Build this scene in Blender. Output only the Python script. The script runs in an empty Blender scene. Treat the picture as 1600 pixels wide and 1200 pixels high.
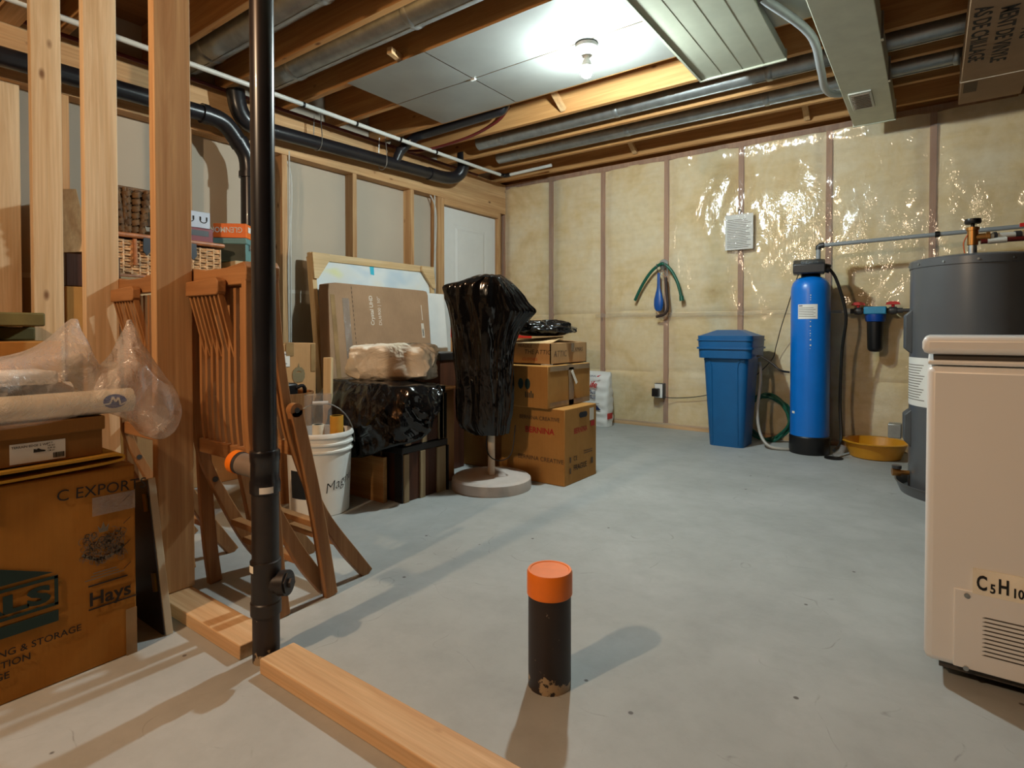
EXPO = 0.08
L1_C = (.84, .98, .98); L1_E = 2750.0
L2_C = (1.0, .73, .47); L2_W = 138.0
import bpy, bmesh, math, random
from mathutils import Vector, Matrix, noise
random.seed(7)
S = bpy.context.scene
COL = S.collection
PI = math.pi
R = math.radians
V = Vector

# ------------------------------------------------------------------ materials
def srgb(r, g, b):
    f = lambda c: (c / 255 / 12.92) if c <= 10.3 else ((c / 255 + .055) / 1.055) ** 2.4
    return (f(r), f(g), f(b), 1)

class NT:
    def __init__(s, name):
        m = bpy.data.materials.new(name); m.use_nodes = True
        s.m = m; s.t = m.node_tree; s.n = s.t.nodes; s.l = s.t.links
        s.b = s.n['Principled BSDF']; s.out = s.n['Material Output']
    def node(s, typ, **k):
        n = s.n.new(typ)
        for a, v in k.items():
            if a in n.inputs.keys(): n.inputs[a].default_value = v
            else: setattr(n, a, v)
        return n
    def link(s, a, b): s.l.new(a, b)
    def coords(s, scale=(1, 1, 1), rnd=True):
        tc = s.node('ShaderNodeTexCoord'); mp = s.node('ShaderNodeMapping'); mp.inputs['Scale'].default_value = scale
        if rnd:
            oi = s.node('ShaderNodeObjectInfo'); mul = s.node('ShaderNodeMath', operation='MULTIPLY'); mul.inputs[1].default_value = 37.0
            s.link(oi.outputs['Random'], mul.inputs[0])
            add = s.node('ShaderNodeVectorMath', operation='ADD'); s.link(tc.outputs['Object'], add.inputs[0]); s.link(mul.outputs[0], add.inputs[1])
            s.link(add.outputs[0], mp.inputs['Vector'])
        else: s.link(tc.outputs['Object'], mp.inputs['Vector'])
        return mp.outputs[0]
    def noise(s, vec, scale, detail=4, rough=.55, dist=0):
        n = s.node('ShaderNodeTexNoise'); n.inputs['Scale'].default_value = scale; n.inputs['Detail'].default_value = detail
        n.inputs['Roughness'].default_value = rough; n.inputs['Distortion'].default_value = dist
        s.link(vec, n.inputs['Vector']); return n.outputs[0]
    def ramp(s, fac, stops):
        r = s.node('ShaderNodeValToRGB'); e = r.color_ramp.elements
        while len(e) < len(stops): e.new(.5)
        for i, (p, c) in enumerate(stops):
            e[i].position = p; e[i].color = c if len(c) == 4 else (*c, 1)
        s.link(fac, r.inputs[0]); return r.outputs[0]
    def mix(s, fac, a, b, typ='MIX'):
        m = s.node('ShaderNodeMix', data_type='RGBA', blend_type=typ)
        for x, i in ((fac, 0), (a, 6), (b, 7)):
            if hasattr(x, 'is_linked'): s.link(x, m.inputs[i])
            else: m.inputs[i].default_value = x
        return m.outputs[2]
    def bump(s, h, strength=.3, dist=.01):
        b = s.node('ShaderNodeBump'); b.inputs['Strength'].default_value = strength; b.inputs['Distance'].default_value = dist
        s.link(h, b.inputs['Height']); return b.outputs[0]
    def set(s, rough=.5, metal=0, spec=.5, coat=0):
        s.b.inputs['Roughness'].default_value = rough; s.b.inputs['Metallic'].default_value = metal
        s.b.inputs['Specular IOR Level'].default_value = spec; s.b.inputs['Coat Weight'].default_value = coat

def plain(name, c, rough=.5, metal=0, var=.08, scale=9, bump=0, bscale=60, spec=.5, coat=0):
    t = NT(name); t.set(rough, metal, spec, coat)
    v = t.coords()
    n = t.noise(v, scale)
    dk = tuple(x * (1 - var * 2) for x in c[:3]); lt = tuple(min(1, x * (1 + var)) for x in c[:3])
    t.link(t.ramp(n, [(.3, dk), (.7, lt)]), t.b.inputs['Base Color'])
    if bump: t.link(t.bump(t.noise(v, bscale), bump), t.b.inputs['Normal'])
    return t.m

def wood(name, light, dark, axis=2, knots=True, rough=.62, grain=1.0):
    t = NT(name); t.set(rough, 0, .3)
    sc = [9, 9, 9]; sc[axis] = .55
    v = t.coords(sc)
    n1 = t.noise(v, 2.2 * grain, 6, .6, .8)
    base = t.ramp(n1, [(.25, dark), (.5, tuple((a + b) / 2 for a, b in zip(light[:3], dark[:3]))), (.68, light)])
    sc2 = [60, 60, 60]; sc2[axis] = 1.2
    n2 = t.noise(t.coords(sc2), 2.0, 3)
    base = t.mix(.35, base, t.ramp(n2, [(.3, (.55, .5, .45)), (.65, (1, 1, 1))]), 'MULTIPLY')
    if knots:
        sk = [9, 9, 9]; sk[axis] = 4.2
        vo = t.node('ShaderNodeTexVoronoi'); vo.inputs['Scale'].default_value = .75; t.link(t.coords(sk), vo.inputs['Vector'])
        k = t.ramp(vo.outputs['Distance'], [(0, (1, 1, 1)), (.035, (.9, .9, .9)), (.09, (0, 0, 0))])
        base = t.mix(k, base, (dark[0] * .3, dark[1] * .22, dark[2] * .18, 1))
    t.link(base, t.b.inputs['Base Color'])
    t.link(t.bump(n2, .12, .004), t.b.inputs['Normal'])
    return t.m

def card(name, c, c2=None, rough=.8):
    t = NT(name); t.set(rough, 0, .2)
    v = t.coords(); n = t.noise(v, 5, 5, .6)
    d = c2 or tuple(x * .8 for x in c[:3])
    b = t.ramp(n, [(.3, d), (.7, c)])
    n2 = t.noise(t.coords((120, 120, 4)), 1.5, 2)
    b = t.mix(.12, b, t.ramp(n2, [(.35, (.6, .6, .6)), (.6, (1, 1, 1))]), 'MULTIPLY')
    t.link(b, t.b.inputs['Base Color']); t.link(t.bump(n, .2, .004), t.b.inputs['Normal'])
    return t.m

def film(name, tint, haze, rough=.15, bstr=.5, bscale=6, hz=(.9, .9, .88), stretch=(1, 1, 1), ior=1.5):
    t = NT(name); v = t.coords(stretch, rnd=False)
    h = t.noise(v, bscale, 5, .55, 1.2)
    nrm = t.bump(h, bstr, .03)
    tr = t.node('ShaderNodeBsdfTransparent'); tr.inputs[0].default_value = tint
    df = t.node('ShaderNodeBsdfDiffuse'); df.inputs[0].default_value = (*hz, 1); t.link(nrm, df.inputs['Normal'])
    mx = t.node('ShaderNodeMixShader'); mx.inputs[0].default_value = haze
    t.link(tr.outputs[0], mx.inputs[1]); t.link(df.outputs[0], mx.inputs[2])
    gl = t.node('ShaderNodeBsdfGlossy'); gl.inputs['Roughness'].default_value = rough; t.link(nrm, gl.inputs['Normal'])
    fr = t.node('ShaderNodeLayerWeight'); t.link(nrm, fr.inputs['Normal'])
    pw = t.node('ShaderNodeMath', operation='POWER'); pw.inputs[1].default_value = 3.5; t.link(fr.outputs['Facing'], pw.inputs[0])
    ma = t.node('ShaderNodeMath', operation='MULTIPLY_ADD'); ma.inputs[1].default_value = .6; ma.inputs[2].default_value = .06; t.link(pw.outputs[0], ma.inputs[0])
    m2 = t.node('ShaderNodeMixShader'); t.link(ma.outputs[0], m2.inputs[0]); t.link(mx.outputs[0], m2.inputs[1]); t.link(gl.outputs[0], m2.inputs[2])
    t.link(m2.outputs[0], t.out.inputs[0])
    return t.m

def emit(name, c, strength):
    t = NT(name); t.b.inputs['Base Color'].default_value = (.8, .8, .8, 1)
    t.b.inputs['Emission Color'].default_value = (*c[:3], 1); t.b.inputs['Emission Strength'].default_value = strength
    return t.m

MT = {}
FIR_L, FIR_D = srgb(222, 184, 136), srgb(188, 140, 92)
for i, ax in enumerate('xyz'):
    MT['fir_' + ax] = wood('fir_' + ax, FIR_L, FIR_D, i)
MT['stud'] = wood('stud', srgb(214, 176, 128), srgb(172, 124, 80), 2)
MT['stud_pale'] = wood('stud_pale', srgb(228, 204, 168), srgb(196, 160, 116), 2)
MT['stud_red'] = wood('stud_red', srgb(190, 140, 98), srgb(150, 98, 62), 2)
MT['joist'] = wood('joist', srgb(212, 162, 104), srgb(176, 122, 70), 0)
MT['plate'] = wood('plate', srgb(226, 192, 148), srgb(196, 150, 104), 0)
MT['teak'] = wood('teak', srgb(184, 134, 86), srgb(138, 92, 54), 2, knots=False, rough=.5)
MT['teak_x'] = wood('teak_x', srgb(184, 134, 86), srgb(138, 92, 54), 0, knots=False, rough=.5)
MT['pallet'] = wood('pallet', srgb(226, 200, 156), srgb(200, 166, 118), 1)
MT['pallet_z'] = wood('pallet_z', srgb(226, 200, 156), srgb(200, 166, 118), 2)
MT['ply'] = wood('ply', srgb(196, 146, 88), srgb(160, 110, 60), 0)
MT['deck'] = wood('deck', srgb(176, 128, 80), srgb(140, 96, 56), 1, knots=False)
MT['trunk_wood'] = wood('trunk_wood', srgb(92, 54, 36), srgb(58, 34, 24), 2, knots=False, rough=.45)
MT['trunk_slat'] = wood('trunk_slat', srgb(176, 152, 116), srgb(136, 112, 82), 2, knots=False)
MT['card'] = card('card', srgb(196, 152, 104))
MT['card_dk'] = card('card_dk', srgb(184, 132, 70))
MT['card_old'] = card('card_old', srgb(172, 116, 48))
MT['card_tv'] = card('card_tv', srgb(170, 138, 108))
MT['card_pale'] = card('card_pale', srgb(204, 178, 140))
MT['card_edge'] = card('card_edge', srgb(214, 178, 130))
MT['tape'] = plain('tape', srgb(158, 128, 88), .25, var=.15)
MT['tape_clear'] = film('tape_clear', (.86, .82, .76, 1), .10, .12, .5, 40)
MT['abs'] = plain('abs', srgb(30, 30, 34), .30, var=.15, coat=.15)
MT['abs_dull'] = plain('abs_dull', srgb(44, 38, 36), .42, var=.25)
MT['steel'] = plain('steel', srgb(168, 172, 172), .38, .85, var=.12, scale=14)
MT['panel_metal'] = plain('panel_metal', srgb(150, 152, 148), .36, .45, var=.06, scale=3)
MT['duct'] = plain('duct', srgb(206, 208, 188), .5, 0, var=.05)
MT['plenum'] = plain('plenum', srgb(170, 172, 154), .5, 0, var=.04)
MT['grille'] = plain('grille', srgb(206, 206, 196), .5)
MT['pvc'] = plain('pvc', srgb(214, 216, 210), .35, var=.03)
MT['pvc_grey'] = plain('pvc_grey', srgb(150, 156, 160), .35, var=.04)
MT['pex'] = plain('pex', srgb(96, 30, 26), .35)
MT['drywall'] = plain('drywall', srgb(186, 174, 156), .85, var=.03, scale=2)
MT['drywall_joint'] = plain('drywall_joint', srgb(206, 200, 188), .85, var=.03)
MT['white'] = plain('white', srgb(232, 232, 228), .45, var=.02)
MT['door'] = plain('door', srgb(226, 228, 226), .4, var=.015)
MT['paper'] = plain('paper', srgb(228, 226, 220), .7, var=.03)
MT['black'] = plain('black', srgb(18, 18, 19), .4)
MT['ink'] = plain('ink', srgb(38, 32, 28), .8)
MT['ink_soft'] = plain('ink_soft', srgb(96, 76, 56), .85)
MT['ink_grey'] = plain('ink_grey', srgb(112, 104, 92), .85)
MT['ink_white'] = plain('ink_white', srgb(226, 216, 200), .8)
MT['ink_red'] = plain('ink_red', srgb(178, 44, 34), .8)
MT['ink_navy'] = plain('ink_navy', srgb(22, 40, 84), .6)
MT['ink_green'] = plain('ink_green', srgb(26, 52, 50), .8)
MT['ink_teal'] = plain('ink_teal', srgb(132, 118, 86), .8)
MT['red'] = plain('red', srgb(196, 30, 32), .4)
MT['red_label'] = plain('red_label', srgb(206, 48, 34), .5)
MT['orange'] = plain('orange', srgb(246, 128, 28), .42, var=.08)
MT['orange_box'] = plain('orange_box', srgb(238, 112, 30), .55)
MT['blue_tank'] = plain('blue_tank', srgb(8, 112, 206), .32, var=.03, coat=.1)
MT['blue_bin'] = plain('blue_bin', srgb(14, 92, 148), .42, var=.05)
MT['blue_head'] = plain('blue_head', srgb(40, 140, 180), .4)
MT['blue_ring'] = plain('blue_ring', srgb(10, 66, 150), .35)
MT['blue_tool'] = plain('blue_tool', srgb(24, 82, 158), .35, var=.1)
MT['hose'] = plain('hose', srgb(14, 92, 72), .4, var=.1)
MT['hose_clear'] = plain('hose_clear', srgb(170, 166, 158), .35)
MT['charcoal'] = plain('charcoal', srgb(54, 54, 56), .4)
MT['grey_tank'] = plain('grey_tank', srgb(92, 94, 97), .30, .1, var=.04, scale=4)
MT['grey_dark'] = plain('grey_dark', srgb(84, 88, 92), .45)
MT['brass'] = plain('brass', srgb(176, 124, 66), .35, .8)
MT['gold'] = plain('gold', srgb(190, 150, 70), .35, .9)
MT['freezer'] = plain('freezer', srgb(228, 229, 229), .33, var=.015, scale=2)
MT['freezer_dark'] = plain('freezer_dark', srgb(70, 64, 58), .6)
MT['label_tape'] = plain('label_tape', srgb(246, 240, 222), .4)
MT['cream_edge'] = plain('cream_edge', srgb(214, 200, 170), .5)
MT['basin'] = plain('basin', srgb(206, 144, 30), .4, var=.06)
MT['umb_base'] = plain('umb_base', srgb(206, 194, 184), .6, var=.05, bump=.1)
MT['umb_pole'] = plain('umb_pole', srgb(214, 196, 172), .4)
MT['bucket'] = plain('bucket', srgb(234, 232, 226), .42, var=.02)
MT['foam'] = plain('foam', srgb(234, 236, 234), .7, var=.02)
MT['canvas'] = None
MT['wicker'] = plain('wicker', srgb(222, 178, 132), .38, var=.3, scale=40)
MT['wicker_rim'] = plain('wicker_rim', srgb(176, 112, 68), .5, var=.2, scale=40)
MT['rush'] = plain('rush', srgb(112, 78, 42), .6, var=.35, scale=24)
MT['leather'] = plain('leather', srgb(40, 44, 54), .4)
MT['olive'] = plain('olive', srgb(104, 92, 44), .7, var=.15)
MT['teal_box'] = plain('teal_box', srgb(104, 142, 140), .6)
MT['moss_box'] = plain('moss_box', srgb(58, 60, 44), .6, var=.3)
MT['maroon'] = plain('maroon', srgb(118, 28, 38), .5)
MT['blue_grey'] = plain('blue_grey', srgb(178, 188, 204), .5)
MT['envelope'] = card('envelope', srgb(206, 156, 58))
MT['shoe_card'] = card('shoe_card', srgb(150, 106, 56))
MT['roll_yellow'] = plain('roll_yellow', srgb(214, 156, 50), .6)
MT['roll_cream'] = plain('roll_cream', srgb(240, 230, 208), .7)
MT['tan_lining'] = plain('tan_lining', srgb(120, 78, 46), .7)
MT['cable'] = plain('cable', srgb(196, 196, 190), .45)
MT['copper'] = plain('copper', srgb(170, 92, 56), .35, .8)
MT['drain_grey'] = plain('drain_grey', srgb(128, 112, 98), .5)
MT['insul_tan'] = plain('insul_tan', srgb(196, 178, 128), .95)

def mk_canvas():
    t = NT('canvas'); t.set(.75, 0, .2); v = t.coords((1, 1.4, 2.2))
    n = t.noise(v, 2.0, 2)
    b = t.ramp(n, [(.36, srgb(196, 214, 226)), (.5, srgb(222, 230, 232)), (.62, srgb(228, 230, 224)), (.70, srgb(232, 232, 170))])
    t.link(b, t.b.inputs['Base Color']); return t.m
MT['canvas'] = mk_canvas()

def mk_concrete():
    t = NT('concrete'); t.set(.62, 0, .35); v = t.coords(rnd=False)
    n = t.noise(v, 1.3, 8, .62, .3); n2 = t.noise(v, 9, 8, .7); n3 = t.noise(v, 70, 4, .6)
    b = t.ramp(n, [(.3, srgb(156, 159, 156)), (.55, srgb(173, 176, 174)), (.72, srgb(187, 190, 188))])
    b = t.mix(.35, b, t.ramp(n2, [(.3, (.72, .71, .70)), (.55, (1, 1, 1))]), 'MULTIPLY')
    # thin scratches and hair cracks
    vo = t.node('ShaderNodeTexVoronoi', feature='DISTANCE_TO_EDGE'); vo.inputs['Scale'].default_value = 1.1
    wv = t.node('ShaderNodeVectorMath', operation='ADD'); nz = t.node('ShaderNodeTexNoise'); nz.inputs['Scale'].default_value = 2.5; t.link(v, nz.inputs['Vector'])
    t.link(v, wv.inputs[0]); t.link(nz.outputs[1], wv.inputs[1]); t.link(wv.outputs[0], vo.inputs['Vector'])
    cr = t.ramp(vo.outputs['Distance'], [(0, (.62, .6, .58)), (.004, (1, 1, 1))])
    msk = t.ramp(n2, [(.5, (0, 0, 0)), (.62, (1, 1, 1))])
    b = t.mix(msk, b, t.mix(1.0, b, cr, 'MULTIPLY'))
    sp = t.node('ShaderNodeTexVoronoi'); sp.inputs['Scale'].default_value = 6.5; t.link(v, sp.inputs['Vector'])
    b = t.mix(t.ramp(sp.outputs['Distance'], [(0, (1, 1, 1)), (.03, (1, 1, 1)), (.045, (0, 0, 0))]), b, (.12, .11, .10, 1))
    t.link(b, t.b.inputs['Base Color']); t.link(t.bump(n3, .12, .003), t.b.inputs['Normal'])
    return t.m
MT['concrete'] = mk_concrete()

def mk_insulation():
    t = NT('insulation'); t.set(.95, 0, .1); v = t.coords(rnd=False)
    n = t.noise(v, 2.2, 6, .6, .5); n2 = t.noise(v, 16, 6, .65); n3 = t.noise(t.coords((1.2, 1, 9), rnd=False), 3.0, 4)
    b = t.ramp(n, [(.3, srgb(222, 188, 118)), (.45, srgb(240, 214, 158)), (.68, srgb(247, 232, 196))])
    b = t.mix(.5, b, t.ramp(n2, [(.3, (.82, .76, .64)), (.6, (1, 1, 1))]), 'MULTIPLY')
    b = t.mix(.16, b, t.ramp(n3, [(.36, (.62, .56, .46)), (.55, (1, 1, 1))]), 'MULTIPLY')
    t.link(b, t.b.inputs['Base Color']); t.link(t.bump(n2, .5, .012), t.b.inputs['Normal'])
    return t.m
MT['insulation'] = mk_insulation()
MT['poly'] = film('poly_sheet', (.97, .97, .97, 1), .14, .09, .6, 3.2, (.95, .93, .9), (1.6, 1, .7))
MT['clear_bag'] = film('clear_bag', (.96, .95, .94, 1), .27, .13, .8, 9, (.97, .92, .89))
MT['sleeve'] = film('sleeve', (.97, .97, .97, 1), .05, .06, .5, 9, stretch=(4, 1, .6))
MT['jar'] = film('jar', (.9, .88, .88, 1), .12, .05, .05, 5)

def mk_blackbag():
    t = NT('black_bag'); t.set(.13, 0, .55); v = t.coords((1, 1, .4))
    t.b.inputs['Base Color'].default_value = (.006, .0055, .0055, 1)
    def crease(scale, dist):
        n = t.noise(v, scale, 3, .5, dist)
        s_ = t.node('ShaderNodeMath', operation='SUBTRACT'); s_.inputs[1].default_value = .5; t.link(n, s_.inputs[0])
        a_ = t.node('ShaderNodeMath', operation='ABSOLUTE'); t.link(s_.outputs[0], a_.inputs[0]); return a_.outputs[0]
    m = t.node('ShaderNodeMath', operation='MULTIPLY_ADD'); m.inputs[1].default_value = .45; t.link(crease(8, .8), m.inputs[0]); t.link(crease(3.2, .9), m.inputs[2])
    t.link(t.bump(m.outputs[0], .38, .06), t.b.inputs['Normal']); return t.m
MT['black_bag'] = mk_blackbag()

def mk_paperbag():
    t = NT('paper_bag'); t.set(.3, 0, .5); v = t.coords()
    h = t.noise(v, 4.5, 5, .5, 1.3)
    b = t.ramp(t.noise(v, 3), [(.35, srgb(214, 192, 160)), (.6, srgb(236, 228, 214))])
    t.link(b, t.b.inputs['Base Color']); t.link(t.bump(h, .8, .05), t.b.inputs['Normal']); return t.m
MT['paper_bag'] = mk_paperbag()

def mk_stdpipe():
    t = NT('scuffed_pipe'); t.set(.45, 0, .4); v = t.coords(rnd=False)
    n = t.noise(v, 26, 5, .6); sp = t.noise(v, 60, 3, .6)
    sep = t.node('ShaderNodeSeparateXYZ'); t.link(v, sep.inputs[0])
    mr = t.node('ShaderNodeMapRange'); mr.inputs['From Min'].default_value = .085; mr.inputs['From Max'].default_value = .0; mr.inputs['To Min'].default_value = -.2; mr.inputs['To Max'].default_value = .05
    t.link(sep.outputs[2], mr.inputs[0])
    ad = t.node('ShaderNodeMath', operation='ADD'); t.link(n, ad.inputs[0]); t.link(mr.outputs[0], ad.inputs[1])
    k = t.ramp(ad.outputs[0], [(.53, (0, 0, 0)), (.56, (1, 1, 1))])
    b = t.mix(k, srgb(44, 36, 34), srgb(164, 142, 112))
    b = t.mix(t.ramp(sp, [(.70, (0, 0, 0)), (.73, (1, 1, 1))]), b, srgb(150, 134, 116))
    t.link(b, t.b.inputs['Base Color']); return t.m
MT['scuffed_pipe'] = mk_stdpipe()

# ------------------------------------------------------------------ geometry helpers
WM = {}          # world matrix of every object built so far

class MB:
    """collects vertices and faces of ONE mesh"""
    def __init__(s): s.v = []; s.f = []
    def add(s, vs, fs, M=None):
        o = len(s.v)
        s.v += [(M @ V(p)) if M else V(p) for p in vs]
        s.f += [[i + o for i in f] for f in fs]; return s
    def box(s, x0, x1, y0, y1, z0, z1, M=None):
        vs = [(x, y, z) for x in (x0, x1) for y in (y0, y1) for z in (z0, z1)]
        return s.add(vs, [(0, 1, 3, 2), (4, 6, 7, 5), (0, 4, 5, 1), (2, 3, 7, 6), (0, 2, 6, 4), (1, 5, 7, 3)], M)
    def beam(s, a, b, w, h, up=(0, 0, 1)):
        """bar of section w x h from a to b"""
        a, b = V(a), V(b); d = b - a; L = d.length; d.normalize(); up = V(up)
        if abs(d.dot(up)) > .98: up = V((1, 0, 0))
        x = d.cross(up).normalized(); z = x.cross(d)
        M = Matrix((x, d, z)).transposed().to_4x4(); M.translation = a
        return s.box(-w / 2, w / 2, 0, L, -h / 2, h / 2, M)
    def prism(s, pts, axis, t0, t1, M=None):
        """closed outline in the two other axes (cyclic order), pulled along axis"""
        n = len(pts); vs = []
        for t in (t0, t1):
            for a, b in pts: vs.append({'x': (t, a, b), 'y': (a, t, b), 'z': (a, b, t)}[axis])
        fs = [list(range(n))[::-1], list(range(n, 2 * n))] + [(i, (i + 1) % n, n + (i + 1) % n, n + i) for i in range(n)]
        return s.add(vs, fs, M)
    def tube(s, path, r, n=12, cap=True, closed=False):
        P = [V(p) for p in path]; m = len(P); rs = r if isinstance(r, (list, tuple)) else [r] * m
        t0 = (P[1] - P[0]).normalized(); u = t0.orthogonal().normalized(); vs = []; fs = []
        for i, p in enumerate(P):
            if closed: t = (P[(i + 1) % m] - P[i - 1]).normalized()
            else: t = (P[min(i + 1, m - 1)] - P[max(i - 1, 0)]).normalized()
            u = (u - t * u.dot(t)); u = u.normalized() if u.length > 1e-6 else t.orthogonal().normalized(); w = t.cross(u)
            for k in range(n):
                a = 2 * PI * k / n; vs.append(p + (u * math.cos(a) + w * math.sin(a)) * rs[i])
        for i in range(m if closed else m - 1):
            j = (i + 1) % m
            for k in range(n): fs.append((i * n + k, i * n + (k + 1) % n, j * n + (k + 1) % n, j * n + k))
        if cap and not closed: fs += [list(range(n))[::-1], [(m - 1) * n + k for k in range(n)]]
        return s.add(vs, fs)
    def cyl(s, a, b, r0, r1=None, n=24): return s.tube([a, b], [r0, r0 if r1 is None else r1], n)
    def lathe(s, c, prof, n=40, M=None, cap=True):
        """profile [(radius, z)] turned about a vertical axis through c"""
        m = len(prof); vs = []; fs = []
        for r, z in prof:
            for k in range(n):
                a = 2 * PI * k / n; vs.append((c[0] + r * math.cos(a), c[1] + r * math.sin(a), c[2] + z))
        for i in range(m - 1):
            for k in range(n): fs.append((i * n + k, i * n + (k + 1) % n, (i + 1) * n + (k + 1) % n, (i + 1) * n + k))
        if cap: fs += [list(range(n))[::-1], [(m - 1) * n + k for k in range(n)]]
        return s.add(vs, fs, M)
    def grid(s, fn, nu, nv, closed_u=False):
        vs = [fn(i / (nu if closed_u else nu - 1), j / (nv - 1)) for j in range(nv) for i in range(nu)]; fs = []
        for j in range(nv - 1):
            for i in range(nu if closed_u else nu - 1):
                k = (i + 1) % nu; fs.append((j * nu + i, j * nu + k, (j + 1) * nu + k, (j + 1) * nu + i))
        return s.add(vs, fs)

def link(o, parent, M=None):
    COL.objects.link(o)
    if parent: o.parent = parent
    WM[o.name] = M or (WM[parent.name] if parent else Matrix())
    return o

def ob(name, mb, mat, parent=None, loc=None, bevel=0, smooth=True, solid=0, local=False, sub=0, label=None):
    """links the mesh as ONE object; vertices are given in world space unless local"""
    M = WM[parent.name] if parent else Matrix()
    if loc is not None and not parent: M = Matrix.Translation(loc)
    inv = M.inverted()
    me = bpy.data.meshes.new(name)
    me.from_pydata([tuple(p if (local and parent) else inv @ p) for p in mb.v], [], [list(f) for f in mb.f])
    bm = bmesh.new(); bm.from_mesh(me); bmesh.ops.recalc_face_normals(bm, faces=bm.faces); bm.to_mesh(me); bm.free()
    me.materials.append(MT[mat] if isinstance(mat, str) else mat)
    if smooth:
        for p in me.polygons: p.use_smooth = True
        me.set_sharp_from_angle(angle=R(34))
    o = bpy.data.objects.new(name, me)
    if not parent: o.matrix_basis = M
    link(o, parent, M)
    if solid:
        md = o.modifiers.new('solid', 'SOLIDIFY'); md.thickness = solid; md.offset = 0
    if bevel:
        md = o.modifiers.new('bevel', 'BEVEL'); md.width = bevel; md.segments = 2; md.limit_method = 'ANGLE'; md.angle_limit = R(40); md.harden_normals = False
    if sub:
        md = o.modifiers.new('sub', 'SUBSURF'); md.levels = sub; md.render_levels = sub
    if label: o['label'] = label
    return o

def thing(name, label, cat, loc=(0, 0, 0), rz=0, group=None, M=None):
    o = bpy.data.objects.new(name, None); o.empty_display_size = .05
    M = M if M is not None else Matrix.Translation(loc) @ Matrix.Rotation(rz, 4, 'Z')
    o.matrix_basis = M; link(o, None, M)
    o['label'] = label; o['category'] = cat
    if group: o['group'] = group
    return o
def tag(o, label, cat, group=None):
    o['label'] = label; o['category'] = cat
    if group: o['group'] = group
    return o
def struct(o): o['kind'] = 'structure'; return o

def dup(root, M, label, group=None, name=None):
    """a thing again, with each of its parts and their sub-parts"""
    r = root.copy(); r.matrix_basis = M; COL.objects.link(r); r['label'] = label; WM[r.name] = M
    if group: r['group'] = group
    def rec(src, dst):
        for ch in [o for o in bpy.data.objects if o.parent == src]:
            c = ch.copy(); COL.objects.link(c); c.parent = dst; WM[c.name] = M; rec(ch, c)
    rec(root, r); return r

_tc = {}
def text(s, size, pos, face, mat, parent, bold=0, shear=0, rot=0, align='LEFT', name='printed_text', local=False, flip=False, sx=1.0):
    """flat lettering on a face: face gives (right, up) world directions"""
    cu = bpy.data.curves.new('t', 'FONT'); cu.body = s; cu.size = size; cu.align_x = align; cu.offset = bold * size; cu.shear = shear; cu.resolution_u = 3
    to = bpy.data.objects.new('t', cu); COL.objects.link(to)
    dg = bpy.context.evaluated_depsgraph_get(); me = bpy.data.meshes.new_from_object(to.evaluated_get(dg))
    bpy.data.objects.remove(to); bpy.data.curves.remove(cu)
    r, u = V(face[0]).normalized(), V(face[1]).normalized()
    c, sn = math.cos(rot), math.sin(rot); r, u = r * c + u * sn, u * c - r * sn
    nrm = r.cross(u); mb = MB()
    p0 = V(pos) + nrm * .0012
    mb.v = [p0 + r * (v.co.x * sx) + u * v.co.y for v in me.vertices]; mb.f = [list(p.vertices) for p in me.polygons]
    bpy.data.meshes.remove(me)
    return ob(name, mb, mat, parent, smooth=False, local=local)
PX = ((0, 1, 0), (0, 0, 1))       # a face that looks towards +X
NY = ((1, 0, 0), (0, 0, 1))       # a face that looks towards -Y

def patch(name, pos, w, h, face, mat, parent, local=False, off=.0008, th=.0006, bevel=0, label=None):
    """thin sticker or strip lying on a face, lower left corner at pos"""
    r, u = V(face[0]).normalized(), V(face[1]).normalized(); n = r.cross(u); p = V(pos) + n * off; mb = MB()
    c = [p, p + r * w, p + r * w + u * h, p + u * h]; c2 = [q + n * th for q in c]
    mb.add(c + c2, [(0, 3, 2, 1), (4, 5, 6, 7), (0, 1, 5, 4), (1, 2, 6, 5), (2, 3, 7, 6), (3, 0, 4, 7)])
    return ob(name, mb, mat, parent, smooth=False, local=local, label=label)

def polybox(x0, x1, y0, y1, z0, z1, j=.003, seed=0):
    """box with slightly bowed carton sides"""
    rr = random.Random(seed); mb = MB(); n = 5
    def side(fn):
        mb.grid(lambda u, v: fn(u, v), n, n)
    b = lambda u, v: math.sin(PI * u) * math.sin(PI * v)
    k = [rr.uniform(-.2, 1) * j for _ in range(6)]
    side(lambda u, v: (x1 + k[0] * b(u, v), y0 + (y1 - y0) * u, z0 + (z1 - z0) * v))
    side(lambda u, v: (x0 - k[1] * b(u, v), y0 + (y1 - y0) * u, z0 + (z1 - z0) * v))
    side(lambda u, v: (x0 + (x1 - x0) * u, y0 - k[2] * b(u, v), z0 + (z1 - z0) * v))
    side(lambda u, v: (x0 + (x1 - x0) * u, y1 + k[3] * b(u, v), z0 + (z1 - z0) * v))
    side(lambda u, v: (x0 + (x1 - x0) * u, y0 + (y1 - y0) * v, z1 - abs(k[4]) * b(u, v)))
    side(lambda u, v: (x0 + (x1 - x0) * u, y0 + (y1 - y0) * v, z0))
    bm = bmesh.new()
    for p in mb.v: bm.verts.new(p)
    bm.verts.ensure_lookup_table()
    for f in mb.f: bm.faces.new([bm.verts[i] for i in f])
    bmesh.ops.remove_doubles(bm, verts=bm.verts, dist=1e-4)
    bm.verts.index_update(); out = MB(); out.v = [v.co.copy() for v in bm.verts]; out.f = [[v.index for v in f.verts] for f in bm.faces]; bm.free()
    return out

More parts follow.
